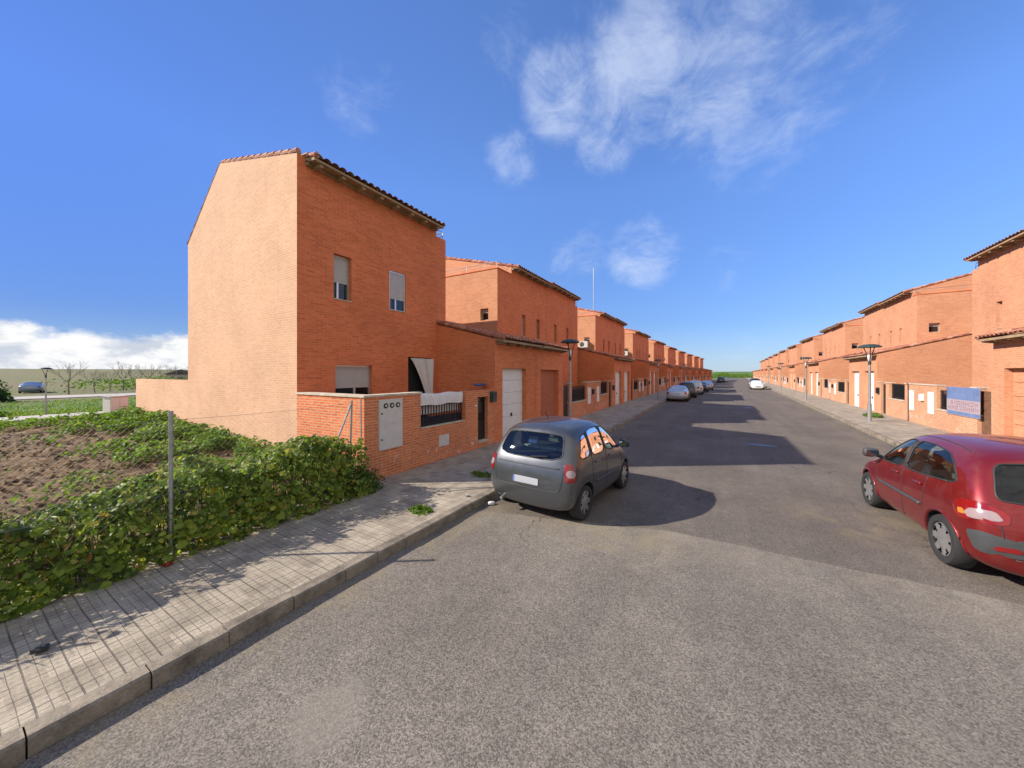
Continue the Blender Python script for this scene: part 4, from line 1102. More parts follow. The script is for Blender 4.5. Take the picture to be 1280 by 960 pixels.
def mirror(car, x, y, z, sg, mat):
    m = empty('wing_mirror', (0, 0, 0)); m.parent = car.root; m.location = (x, y, z)
    mb = MB(); mb.lathe([(.001, -.10), (.07, -.085), (.10, -.02), (.10, .05), (.085, .07), (.001, .08)], axis='y', n=16); q = mb.build('housing', mat, m, smooth=True, uv=False); q.data.transform(Matrix.Translation((0, sg * .12, .03)) @ Matrix.Diagonal((.75, 1.25, .85, 1)))
    mb = MB(); mb.box(-.079, -.072, sg * .12 - .075, sg * .12 + .075, -.025, .08); mb.build('mirror_glass', 'mirror', m, uv=False)
    mb = MB(); mb.tube([(.0, -sg * .06, -.05), (0, sg * .05, -.01)], .03, 8); mb.build('arm', 'black_plastic', m, uv=False)

def rrect(a0, a1, b0, b1): return [(a0, b0), (a1, b0), (a1, b1), (a0, b1)]
def mpv(name='parked_car'):
    """grey people carrier, measured with the rear axle at x=0; y to the left"""
    ST = [
        [(-.47, 0, .27), (-.44, .76, .27), (-.50, .84, .44), (-.50, .87, .72), (-.44, .83, 1.03), (-.16, .68, 1.50), (-.08, .40, 1.585), (-.07, 0, 1.60)],
        [(-.38, 0, .24), (-.36, .85, .24), (-.40, .925, .44), (-.40, .94, .74), (-.33, .90, 1.04), (-.06, .755, 1.515), (.0, .45, 1.625), (0, 0, 1.645)],
        [(-.05, 0, .22), (-.05, .88, .22), (-.05, .95, .42), (-.05, .965, .78), (.0, .93, 1.05), (.25, .79, 1.565), (.32, .48, 1.67), (.32, 0, 1.69)],
        [(.6, 0, .20), (.6, .87, .20), (.6, .945, .42), (.6, .96, .78), (.65, .93, 1.045), (.75, .79, 1.59), (.75, .48, 1.695), (.75, 0, 1.715)],
        [(1.2, 0, .20), (1.2, .87, .20), (1.2, .945, .42), (1.2, .96, .78), (1.2, .93, 1.02), (1.18, .765, 1.545), (1.18, .47, 1.655), (1.18, 0, 1.675)],
        [(1.75, 0, .20), (1.75, .87, .20), (1.75, .945, .42), (1.75, .96, .76), (1.72, .925, .99), (1.56, .74, 1.38), (1.52, .46, 1.50), (1.50, 0, 1.525)],
        [(2.1, 0, .22), (2.1, .87, .22), (2.1, .95, .42), (2.1, .955, .72), (2.05, .90, .94), (2.0, .74, 1.04), (1.98, .45, 1.09), (1.96, 0, 1.10)],
        [(2.45, 0, .22), (2.45, .84, .22), (2.45, .92, .42), (2.45, .92, .68), (2.42, .84, .83), (2.38, .68, .91), (2.36, .40, .95), (2.35, 0, .96)],
        [(2.66, 0, .25), (2.64, .68, .25), (2.70, .78, .42), (2.68, .78, .60), (2.62, .72, .72), (2.56, .58, .78), (2.54, .35, .80), (2.53, 0, .81)]]
    c = Car(name, ST, 'paint_grey')
    c.glass('B', [(-.68, 1.075), (.68, 1.075), (.61, 1.47), (.3, 1.50), (-.3, 1.50), (-.61, 1.47)], 1.9, 'rear_window')
    for sd in 'LR':
        c.glass(sd, [(-.16, 1.09), (.26, 1.08), (.29, 1.49), (.08, 1.44)], .45, 'quarter_window')
        c.glass(sd, [(.33, 1.075), (.95, 1.06), (.95, 1.535), (.60, 1.54), (.34, 1.50)], .45, 'door_window')
        c.glass(sd, [(1.0, 1.055), (1.80, 1.02), (1.54, 1.33), (1.30, 1.48), (1.0, 1.53)], .45, 'door_window')
    c.glass('F', [(-.66, 1.10), (.66, 1.10), (.58, 1.45), (-.58, 1.45)], .9, 'windscreen')
    for x in (0, 2.12): c.wheel_well(x, .355, .31, .2, .95)
    c.finish()
    for x in (0, 2.12):
        for sg in (-1, 1): c.wheel(x, sg * .922, .305, sg)
    for sg, an in ((-1, R(38)), (1, R(-38))):
        t = c.patch(('D', an, -.45, sg * .86), chaikin([(-.10, .745), (.10, .745), (.09, 1.035), (-.07, 1.035)], 2, .12), .012, 'lens_red', 'tail_light', thick=.03)
        c.patch(('D', an, -.45, sg * .86), [(-.005 + .075 * math.cos(a * .3927), .885 + .06 * math.sin(a * .3927)) for a in range(16)], .017, 'lens_clear', 'reversing_lamp', t, thick=.006)
        c.patch('L' if sg > 0 else 'R', [(.945, 1.05), (1.005, 1.05), (1.005, 1.535), (.945, 1.54)], .002, 'black_plastic', 'pillar_trim'); c.patch('L' if sg > 0 else 'R', [(.255, 1.075), (.335, 1.07), (.345, 1.51), (.285, 1.50)], .002, 'black_plastic', 'pillar_trim')
        c.line('L' if sg > 0 else 'R', [(.285, .32), (.285, 1.06), (.30, 1.50)], .005, 'black_plastic', 'door_seam', sub=10)
        c.line('L' if sg > 0 else 'R', [(.965, .30), (.965, 1.04), (.97, 1.5)], .005, 'black_plastic', 'door_seam', sub=10)
        c.line('L' if sg > 0 else 'R', [(1.80, .30), (1.86, .62), (1.80, .98)], .005, 'black_plastic', 'door_seam', sub=10)
        c.line('L' if sg > 0 else 'R', [(.42, .60), (1.72, .58)], .022, 'grey_plastic', 'side_moulding', sub=24, off=.004)
        for x in (.42, 1.1): c.line('L' if sg > 0 else 'R', [(x, .95), (x + .2, .945)], .016, 'paint_grey', 'door_handle', sub=6, off=.012)
        mirror(c, 1.70, sg * .93, 1.07, sg, 'black_plastic')
    c.patch('B', chaikin(rrect(-.27, .27, .62, .735), 1, .06), .012, 'plate_white', 'number_plate', thick=.01)
    c.patch('B', rrect(.235, .268, .622, .733), .014, 'plate_blue', 'plate_band')
    c.line('B', [(-.70, .66), (-.72, .80), (-.75, 1.03)], .006, 'black_plastic', 'tailgate_seam', sub=10); c.line('B', [(.70, .66), (.72, .80), (.75, 1.03)], .006, 'black_plastic', 'tailgate_seam', sub=10)
    c.line('B', [(-.70, .66), (-.67, .60), (-.60, .56), (-.50, .55), (.50, .55), (.60, .56), (.67, .60), (.70, .66)], .006, 'black_plastic', 'tailgate_seam', sub=14)
    c.line('B', [(-.66, .95), (.66, .95)], .012, 'black_plastic', 'tailgate_crease', sub=20, off=-.004)
    c.line('B', [(-.05, 1.09), (-.42, 1.13)], .010, 'iron', 'wiper', sub=10, off=.015)
    mb = MB(); mb.tube([(-.42, .55, .25), (-.56, .55, .24)], .03, 10); mb.build('exhaust', 'galv', c.root, uv=False)
    mb = MB(); mb.tube([(.28, 0, 1.69), (.18, 0, 1.86)], .006, 6); mb.build('antenna', 'iron', c.root, uv=False)
    seats(c, (.35,), .62, .6, 1.12, 'seat_light', 'seat_light'); seats(c, (1.15,), .6, .6, 1.14, 'seat_fabric', 'seat_fabric')
    mb = MB(); mb.box(-.30, .28, -.62, .62, 1.00, 1.03); mb.build('parcel_shelf', 'seat_light', c.root, uv=False)
    mb = MB(); mb.box(1.45, 1.9, -.7, .7, .85, .98); mb.build('dashboard', 'black_plastic', c.root, uv=False)
    return c
def pose(root, p0, p1, half):
    """p0, p1: ground contact of the rear and front wheel on the visible side; half>0 when that side is the car's right"""
    d = Vector((p1[0] - p0[0], p1[1] - p0[1], 0)).normalized(); lf = Vector((-d.y, d.x, 0))
    o = Vector((p0[0], p0[1], 0)) + lf * half
    root.location = o; root.rotation_euler.z = math.atan2(d.y, d.x)
grey = mpv(); tag(grey.root, 'grey metallic people carrier parked half in shade by the left kerb', 'car'); pose(grey.root, (-2.0, 6.01), (-1.79, 8.12), .93)

def scenic():
    ST = [
        [(-.62, 0, .26), (-.58, .72, .26), (-.66, .82, .45), (-.66, .86, .78), (-.58, .84, 1.02), (-.28, .72, 1.46), (-.16, .45, 1.555), (-.14, 0, 1.57)],
        [(-.45, 0, .24), (-.45, .84, .24), (-.50, .92, .45), (-.50, .945, .80), (-.42, .91, 1.06), (-.14, .775, 1.50), (-.05, .47, 1.61), (-.04, 0, 1.63)],
        [(-.05, 0, .22), (-.05, .87, .22), (-.05, .945, .44), (-.05, .97, .80), (.02, .93, 1.07), (.22, .79, 1.555), (.28, .48, 1.665), (.28, 0, 1.685)],
        [(.65, 0, .20), (.65, .86, .20), (.65, .935, .42), (.65, .955, .78), (.68, .925, 1.05), (.78, .785, 1.585), (.78, .48, 1.69), (.78, 0, 1.71)],
        [(1.3, 0, .20), (1.3, .86, .20), (1.3, .935, .42), (1.3, .95, .78), (1.3, .925, 1.02), (1.3, .765, 1.55), (1.3, .47, 1.66), (1.3, 0, 1.68)],
        [(1.95, 0, .20), (1.95, .86, .20), (1.95, .94, .42), (1.95, .955, .76), (1.92, .92, .985), (1.74, .74, 1.36), (1.70, .46, 1.47), (1.68, 0, 1.49)],
        [(2.38, 0, .22), (2.38, .86, .22), (2.38, .945, .42), (2.38, .955, .74), (2.33, .90, .93), (2.26, .74, 1.02), (2.24, .45, 1.07), (2.22, 0, 1.08)],
        [(2.75, 0, .22), (2.75, .82, .22), (2.75, .91, .42), (2.75, .915, .70), (2.72, .83, .84), (2.68, .66, .91), (2.66, .4, .94), (2.65, 0, .95)],
        [(3.0, 0, .25), (2.98, .64, .25), (3.04, .74, .42), (3.02, .74, .60), (2.95, .68, .72), (2.90, .55, .77), (2.88, .33, .79), (2.87, 0, .80)]]
    c = Car('parked_car', ST, 'paint_red')
    c.glass('B', [(-.66, 1.06), (.66, 1.06), (.70, 1.12), (.60, 1.46), (.3, 1.49), (-.3, 1.49), (-.60, 1.46), (-.70, 1.12)], 1.9, 'rear_window')
    for sd in 'LR':
        c.glass(sd, [(-.24, 1.16), (.42, 1.10), (1.02, 1.07), (1.02, 1.525), (.62, 1.54), (.20, 1.495), (-.04, 1.36)], .45, 'door_window')
        c.glass(sd, [(1.10, 1.065), (1.96, 1.02), (1.68, 1.34), (1.42, 1.49), (1.10, 1.53)], .45, 'door_window')
    c.glass('F', [(-.66, 1.08), (.66, 1.08), (.58, 1.42), (-.58, 1.42)], .9, 'windscreen')
    for x in (0, 2.38): c.wheel_well(x, .375, .325, .2, .945)
    c.finish()
    for x in (0, 2.38):
        for sg in (-1, 1): c.wheel(x, sg * .925, .33, sg, 7)
    for sg, an in ((-1, R(40)), (1, R(-40))):
        sd = 'L' if sg > 0 else 'R'; D = ('D', an, -.56, sg * .86)
        f = sg
        t = c.patch(D, chaikin([(f * -.22, .80), (f * .20, .775), (f * .25, .90), (f * .20, .995), (f * -.02, 1.03), (f * -.22, .93)][::1], 2, .15), .010, 'lens_red', 'tail_light', thick=.03)
        c.patch(D, chaikin([(f * -.19, .845), (f * .07, .815), (f * .11, .87), (f * .06, .935), (f * -.12, .945)], 2, .15), .015, 'lens_clear', 'lamp_glass', t, thick=.006)
        c.patch(D, chaikin([(f * .09, .84), (f * .17, .83), (f * .18, .89), (f * .12, .90)], 2, .15), .016, 'lens_orange', 'indicator', t, thick=.006)
        c.patch(D, chaikin([(f * -.36, .45), (f * .02, .43), (f * .10, .66), (f * -.04, .70), (f * -.36, .62)], 2, .14), .010, 'grey_plastic', 'bumper_insert', thick=.02)
        c.patch(D, chaikin([(f * -.30, .505), (f * -.12, .50), (f * -.13, .555), (f * -.29, .565)], 2, .14), .016, 'lens_red', 'reflector', thick=.006)
        c.patch(sd, [(1.01, 1.075), (1.11, 1.07), (1.11, 1.515), (1.01, 1.515)], .002, 'black_plastic', 'pillar_trim')
        c.line(sd, [(.40, .34), (.44, .6), (.36, 1.10)], .005, 'black_plastic', 'door_seam', sub=10); c.line(sd, [(1.06, .30), (1.06, 1.07), (1.06, 1.51)], .005, 'black_plastic', 'door_seam', sub=10)
        c.line(sd, [(1.98, .30), (2.02, .62), (1.96, 1.0)], .005, 'black_plastic', 'door_seam', sub=10)
        c.line(sd, [(.48, .66), (1.84, .645)], .026, 'grey_plastic', 'side_moulding', sub=24, off=.004)
        for x in (.46, 1.16): c.line(sd, [(x, .955), (x + .22, .945)], .018, 'paint_red', 'door_handle', sub=6, off=.014)
        c.line(sd, [(.44, 1.60), (.44, 1.60)], .01, 'black_plastic', 'roof_rail') if 0 else None
        c.line(sd, [(.345 + .0, .0), (.345, .0)], .01, 'paint_red', 'x') if 0 else None
        # flared arch lips
        for x in (0, 2.38):
            c.line(sd, [(x + .40 * math.cos(a), .325 + .40 * math.sin(a)) for a in [R(q) for q in range(-8, 190, 9)]], .016, 'paint_red', 'arch_lip', sub=2, off=.001)
        mirror(c, 1.90, sg * .93, 1.10, sg, 'grey_plastic')
        c.line('T', [(-.02, sg * .64), (1.5, sg * .62)], .007, 'black_plastic', 'roof_gutter', sub=20, off=0)
        c.line('B', [(sg * .62, .42), (sg * .70, .6), (sg * .72, .80), (sg * .77, 1.02)], .006, 'black_plastic', 'tailgate_seam', sub=10)
    c.patch('B', chaikin([(-.60, .45), (.60, .45), (.62, .68), (-.62, .68)], 2, .12), .008, 'grey_plastic', 'bumper_panel', thick=.02)
    c.patch('B', chaikin(rrect(-.27, .27, .80, .915), 1, .06), .012, 'plate_white', 'number_plate', thick=.01)
    c.line('B', [(-.62, .42), (.62, .42)], .006, 'black_plastic', 'tailgate_seam', sub=14)
    c.line('B', [(-.05, 1.08), (-.45, 1.13)], .010, 'iron', 'wiper', sub=10, off=.015)
    seats(c, (.45,), .62, .6, 1.14, 'seat_fabric', 'seat_fabric'); seats(c, (1.3,), .6, .6, 1.16, 'seat_fabric', 'seat_fabric')
    mb = MB(); mb.box(-.40, .36, -.62, .62, 1.0, 1.03); mb.build('parcel_shelf', 'seat_fabric', c.root, uv=False)
    mb = MB(); mb.box(1.6, 2.1, -.7, .7, .87, 1.0); mb.build('dashboard', 'black_plastic', c.root, uv=False)
    mb = MB(); mb.box(.55, .9, -.2, .35, .8, 1.02); mb.build('bag', 'cloth', None, uv=False).name = 'bag' if 0 else 'bag'
    return c
red = scenic(); tag(red.root, 'red metallic compact people carrier parked nose away on the right side', 'car'); pose(red.root, (2.66, 7.12), (2.58, 9.49), -.945)
bg = bpy.data.objects['bag']; bg.parent = red.root; bg.name = 'seat_cover'

def sedan(paint, ln=1.0, estate=False, hi=1.0):
    """saloon or hatch for the cars farther along; rear axle at 0"""
    k = ln; rz = 1.42 * hi
    if estate:
        rear = [(-.72, 0, .28), (-.70, .70, .28), (-.76, .78, .45), (-.74, .82, .72), (-.68, .79, .93), (-.42, .62, 1.34 * hi), (-.34, .36, 1.40 * hi), (-.33, 0, 1.41 * hi)]
        s1 = [(-.5, 0, .24), (-.5, .8, .24), (-.54, .86, .45), (-.52, .88, .75), (-.45, .85, .95), (-.15, .68, 1.40 * hi), (-.1, .4, 1.46 * hi), (-.1, 0, 1.48 * hi)]
    else:
        rear = [(-.95, 0, .30), (-.92, .70, .30), (-.98, .78, .48), (-.96, .80, .74), (-.90, .76, .93), (-.86, .6, .99), (-.84, .36, 1.02), (-.83, 0, 1.03)]
        s1 = [(-.5, 0, .24), (-.5, .82, .24), (-.5, .88, .45), (-.5, .89, .76), (-.45, .85, .96), (-.42, .68, 1.04), (-.40, .4, 1.08), (-.40, 0, 1.09)]
    ST = [rear, s1,
        [(.1, 0, .22), (.1, .84, .22), (.1, .89, .45), (.1, .90, .76), (.15, .87, .97), (.32, .66, 1.36 * hi), (.35, .4, 1.42 * hi), (.35, 0, 1.44 * hi)],
        [(.9, 0, .2), (.9, .84, .2), (.9, .89, .42), (.9, .90, .74), (.9, .87, .96), (.95, .68, 1.40 * hi), (.95, .42, 1.47 * hi), (.95, 0, 1.49 * hi)],
        [(1.5, 0, .2), (1.5, .84, .2), (1.5, .89, .42), (1.5, .90, .73), (1.5, .87, .94), (1.4, .66, 1.34 * hi), (1.38, .4, 1.41 * hi), (1.37, 0, 1.43 * hi)],
        [(2.15, 0, .22), (2.15, .84, .22), (2.15, .89, .42), (2.15, .89, .71), (2.1, .84, .89), (2.0, .68, .97), (1.98, .4, 1.01), (1.97, 0, 1.02)],
        [(2.8, 0, .22), (2.8, .82, .22), (2.8, .88, .42), (2.8, .87, .66), (2.76, .78, .79), (2.72, .62, .85), (2.7, .4, .88), (2.7, 0, .89)],
        [(3.25, 0, .26), (3.22, .66, .26), (3.30, .74, .42), (3.28, .74, .58), (3.2, .68, .70), (3.15, .55, .75), (3.13, .33, .77), (3.12, 0, .78)]]
    ST = [[(x * k, y * 1.04, z) for x, y, z in s] for s in ST]
    c = Car('parked_car', ST, paint, levels=2)
    if estate: c.glass('B', [(-.58, .99), (.58, .99), (.50, 1.30 * hi), (-.50, 1.30 * hi)], 1.0, 'rear_window', cutit=False)
    else: c.glass('B', [(-.58, 1.10), (.58, 1.10), (.50, 1.36 * hi), (-.50, 1.36 * hi)], 1.0, 'rear_window', cutit=False)
    c.glass('F', [(-.60, 1.04), (.60, 1.04), (.52, 1.34 * hi), (-.52, 1.34 * hi)], 1.0, 'windscreen', cutit=False)
    for sd in 'LR':
        c.glass(sd, [(.05 * k if not estate else -.25 * k, 1.0), (.78 * k, .99), (.78 * k, 1.35 * hi), (.34 * k if not estate else .05 * k, 1.32 * hi)], .4, 'door_window', cutit=False); c.glass(sd, [(.85 * k, .99), (1.75 * k, .96), (1.42 * k, 1.28 * hi), (.85 * k, 1.35 * hi)], .4, 'door_window', cutit=False)
    for x in (0, 2.5 * k): c.wheel_well(x, .35, .30, .2, .93)
    c.finish()
    for x in (0, 2.5 * k):
        for sg in (-1, 1): c.wheel(x, sg * .90, .305, sg, 5, width=.18)
    for sg, an in ((-1, R(35)), (1, R(-35))):
        D = ('D', an, (-.7 if estate else -.93) * k, sg * .78)
        c.patch(D, chaikin([(-.13, .70), (.13, .70), (.12, .90), (-.10, .90)], 1, .15), .010, 'lens_red', 'tail_light', thick=.02)
        D = ('D', math.pi - an, 3.18 * k, sg * .74)
        c.patch(D, chaikin([(-.16, .58), (.16, .58), (.14, .70), (-.14, .70)], 1, .15), .010, 'lens_clear', 'headlight', thick=.02)
        mirror(c, 1.75 * k, sg * .90, 1.0, sg, paint)
    c.patch('B', rrect(-.26, .26, .70, .81), .012, 'plate_white', 'number_plate', thick=.01); c.patch('F', rrect(-.26, .26, .40, .50), .012, 'plate_white', 'number_plate', thick=.01)
    c.patch('F', chaikin(rrect(-.40, .40, .53, .62), 1, .15), .008, 'black_plastic', 'grille', thick=.01)
    return c.root
def far_cars():
    silver = sedan('paint_silver'); dark = sedan('paint_dark', 1.0, True, 1.18); white = sedan('paint_white', 1.05, True, 1.0)
    G1 = 'cars parked along the shaded side'; G2 = 'cars parked along the sunlit side'
    def put(o, x, y, rz, lab, grp, copy=False):
        if copy: o = copy_tree(o)
        o.location = (x, y, 0); o.rotation_euler.z = rz; tag(o, lab, 'car', grp); return o
    up = R(90)
    def repaint(o, paint):
        for ch in o.children:
            if ch.name.startswith('body'): ch.data = ch.data.copy(); ch.data.materials[0] = MATS[paint]
    put(silver, -3.12, 36.1, up, 'silver saloon parked nearest in the far left line of cars', G1)
    put(dark, -2.72, 42.2, up, 'tall dark people carrier parked just ahead of the silver saloon', G1)
    q = put(dark, -2.3, 49.0, up, 'silver estate car parked ahead of the tall dark people carrier', G1, True); repaint(q, 'paint_silver')
    q = put(silver, -1.9, 56.0, up, 'dark saloon, fourth in the line starting at the silver saloon', G1, True); repaint(q, 'paint_dark')
    q = put(silver, -1.3, 63.5, up, 'pale saloon, fifth in the line starting at the silver saloon', G1, True)
    q = put(dark, 1.2, 112, up, 'dark car at the far end of the left line, beyond a gap', G1, True)
    q = put(silver, 2.3, 123, up, 'silver car farthest away in the left line', G1, True)
    put(white, 5.85, 71.8, -up, 'white hatchback facing the camera by the right kerb', G2)
    put(dark, 6.3, 80.2, -up, 'dark people carrier parked behind the white hatchback', G2, True)
    q = put(silver, 7.2, 92, -up, 'silver car parked farthest on the right, behind the dark one', G2, True)
    q = put(silver, -56.5, 6.0, R(168), 'blue grey car standing far off across the green field', 'cars across the field', True); repaint(q, 'paint_blue'); q.location = (-77, 7.4, .06)
far_cars()

# ------------------------------------------------------------------ street furniture
def lamp(name, x, y, z, h, lab, grp, cup='iron', s=1.0):
    root = empty(name, (x, y, z)); tag(root, lab, 'street lamp', grp)
    ph = h - .78 * s
    mb = MB(); mb.tube([(0, 0, 0), (0, 0, .9)], .068 * s, 12); mb.tube([(0, 0, .9), (0, 0, ph)], .048 * s, 12, r2=.040 * s); mb.lathe([(.13 * s, 0), (.13 * s, .02), (.07 * s, .03)], axis='z', n=16); mb.build('pole', 'galv', root, smooth=True, sharp=40)
    mb = MB(); mb.tube([(0, 0, ph), (0, 0, ph + .16)], .055 * s, 12); mb.build('collar', 'dark_green', root)
    for k in range(3):
        a = 2.0944 * k + .4; mb = MB(); mb.tube([(.03 * math.cos(a) * s, .03 * math.sin(a) * s, ph + .10), (.10 * math.cos(a) * s, .10 * math.sin(a) * s, ph + .45 * s), (.19 * math.cos(a) * s, .19 * math.sin(a) * s, h - .07)], .016 * s, 6); mb.build('arm', 'iron', root, smooth=True)
    mb = MB(); mb.lathe([(.001, ph + .16), (.05 * s, ph + .17), (.075 * s, ph + .40 * s), (.001, ph + .42 * s)], axis='z', n=16); mb.build('lantern', 'cream_paint', root, smooth=True)
    mb = MB(); rr = .37 * s; mb.lathe([(.001, h + .07 * s), (rr * .45, h + .055 * s), (rr * .8, h + .015 * s), (rr, h - .05 * s), (rr * .99, h - .075 * s), (rr * .9, h - .06 * s), (.001, h - .045 * s)], axis='z', n=28); mb.build('lamp_shade', cup, root, smooth=True, sharp=40)
    return root
lamp('street_lamp', -5.0, 13.1, .14, 3.76, 'dark capped street lamp behind the grey car roof on the shaded pavement', 'street lamps', 'dark_green')
lamp('street_lamp', 6.85, 24.87, .14, 3.90, 'green capped lamp on the sunlit pavement, nearest to the red car', 'street lamps', 'dark_green', 1.25)
lamp('street_lamp', 7.35, 42.5, .14, 3.95, 'second green capped lamp along the sunlit pavement', 'street lamps', 'dark_green', 1.25)
lamp('street_lamp', 8.2, 64, .14, 3.95, 'third lamp along the sunlit pavement, beyond the white hatchback shadow', 'street lamps', 'dark_green', 1.2)
lamp('street_lamp', 9.1, 86, .14, 3.95, 'fourth lamp along the sunlit pavement, far down the street', 'street lamps', 'dark_green', 1.2)
lamp('street_lamp', -4.75, 35.5, .14, 3.76, 'second dark capped lamp on the shaded side, beside the silver saloon', 'street lamps', 'dark_green')
lamp('street_lamp', -3.95, 57, .14, 3.76, 'third dark capped lamp on the shaded side, far down the row', 'street lamps', 'dark_green')
lamp('park_lamp', -29.6, 3.3, .42, 2.45, 'small dark capped lamp standing beyond the back path', 'park lamps', 'iron', .62)

def mast():
    q = Vector((-11.6, 37.5, 0)); mb = MB()
    mb.tube([(q.x, q.y, 8.5), (q.x, q.y, 14.2)], .035, 8); o = mb.build('antenna_mast', 'galv'); tag(o, 'thin tall pole antenna rising over the roofs of the shaded row', 'antenna')
mast()
def tv_aerial(x, y, z, lab):
    root = empty('aerial', (x, y, z)); tag(root, lab, 'aerial')
    mb = MB(); mb.tube([(0, 0, 0), (0, 0, .9)], .018, 6); mb.build('mast', 'galv', root)
    mb = MB(); mb.tube([(-.35, 0, .85), (.35, 0, .85)], .010, 5)
    for k in range(6): mb.tube([(-.3 + k * .12, -.16, .85), (-.3 + k * .12, .16, .85)], .006, 4)
    mb.build('boom', 'galv', root)
tv_aerial(-10.6, 14.7, 7.7, 'small rooftop aerial on the terrace of the first shaded row house') if 0 else None

def air_con(x, y, z, lab):
    root = empty('air_conditioner', (x, y, z)); tag(root, lab, 'air conditioner', 'air conditioners on the shaded row')
    mb = MB(); mb.box(-.42, .42, -.36, -.06, 0, .58); mb.build('casing', 'grey_paint', root)
    mb = MB(); mb.lathe([(.001, -.372), (.10, -.37), (.20, -.366), (.225, -.361)], (-.1, 0, .29), 'y', 20); mb.build('fan_grille', 'grey_plastic', root)
    mb = MB(); mb.box(-.36, -.32, -.34, -.002, -.05, -.004); mb.box(.32, .36, -.34, -.002, -.05, -.004); mb.build('bracket', 'galv', root)
air_con(-10.55, 31.24, 5.0, 'pale air conditioner on the side wall of the third house beyond the end house')
air_con(-10.5, 47.73, 5.0, 'pale air conditioner on the side wall of the fifth house beyond the end house')

# leaning galvanised fence posts and chain link
def plot_fence():
    root = empty('chain_link_fence', (0, 0, 0)); tag(root, 'galvanised chain link fence on thin posts between pavement and overgrown plot', 'fence')
    X = -6.26
    def post(x, y, zt, dx=0, dy=0, r=.024):
        mb = MB(); mb.tube([(x, y, .05), (x + dx, y + dy, zt)], r, 10); mb.tube([(x + dx, y + dy, zt), (x + dx, y + dy, zt + .012)], r * 1.15, 10); return mb.build('post', 'galv', root, smooth=True, sharp=40)
    post(X, 1.70, 2.09); post(X, -1.3, 2.09)
    post(-6.72, 4.62, 2.02, .10, .0, .019)
    post(-6.72, 4.93, 2.05, -.03, -.0, .014)
    mb = MB(); mb.tube([(-6.74, 3.9, .15), (-6.62, 4.60, 1.96)], .019, 8); mb.build('brace', 'galv', root)
    mb = MB()
    for z in (1.0, 1.98):
        pts = [(X, lerp(-1.3, 1.7, k / 8), z - .015 * math.sin(k / 8 * 3.14)) for k in range(9)] + [(lerp(X, -6.63, k / 8), lerp(1.7, 4.62, k / 8), z - .03 * math.sin(k / 8 * 3.14)) for k in range(1, 9)]
        mb.tube(pts, .0022, 4)
    mb.build('tension_wire', 'galv_wire', root)
    mb = MB(); h0, h1 = .25, 1.95; st = .075
    def P(s, z): 
        if s < 3: return (X, -1.3 + s, z)
        t = (s - 3) / 2.95; return (lerp(X, -6.63, t), lerp(1.7, 4.62, t), z - .02 * math.sin(t * 3.14))
    n = int((5.95 + (h1 - h0)) / st)
    for sg in (1, -1):
        for k in range(n):
            s0 = k * st - (h1 - h0); a, b = max(0, s0), min(5.95, s0 + (h1 - h0))
            if b - a < .05: continue
            za, zb = h0 + (a - s0), h0 + (b - s0)
            if sg < 0: za, zb = h1 + h0 - za, h1 + h0 - zb
            m = max(2, int((b - a) / .5)); mb.tube([P(lerp(a, b, q / m), lerp(za, zb, q / m)) for q in range(m + 1)], .0008, 3, cap=False)
    w = mb.build('wire_mesh', 'galv_wire', root, uv=False)
plot_fence()

# ------------------------------------------------------------------ vegetation
def leaf(mb, c, nrm, size, tone, kind=0):
    n = Vector(nrm).normalized(); t = n.cross(Vector((ru(-1, 1), ru(-1, 1), ru(-1, 1)))).normalized(); b = n.cross(t); c = Vector(c)
    if kind == 0:   # broad lobed leaf, folded along the rib
        o = [(-.9, 0, 0), (-.55, .75, .12), (.1, .95, .22), (.45, .55, .12), (1.05, 0, -.12), (.45, -.55, .12), (.1, -.95, .22), (-.55, -.75, .12)]
        i = [mb.V(c + (t * x + b * y + n * z) * size) for x, y, z in o]
        for q in ((0, 1, 2, 3), (0, 3, 4), (0, 4, 5), (0, 5, 6, 7)): mb.f.append([i[k] for k in q]); mb.mi.append(0); mb.tone.append(min(1, max(0, tone)))
    else:
        i = [mb.V(c + (t * x + b * y + n * z) * size) for x, y, z in ((-1, 0, 0), (0, .5, .1), (1, 0, -.1), (0, -.5, .1))]
        mb.f.append([i[0], i[1], i[2]]); mb.f.append([i[0], i[2], i[3]]); mb.mi += [0, 0]; mb.tone += [tone, tone]
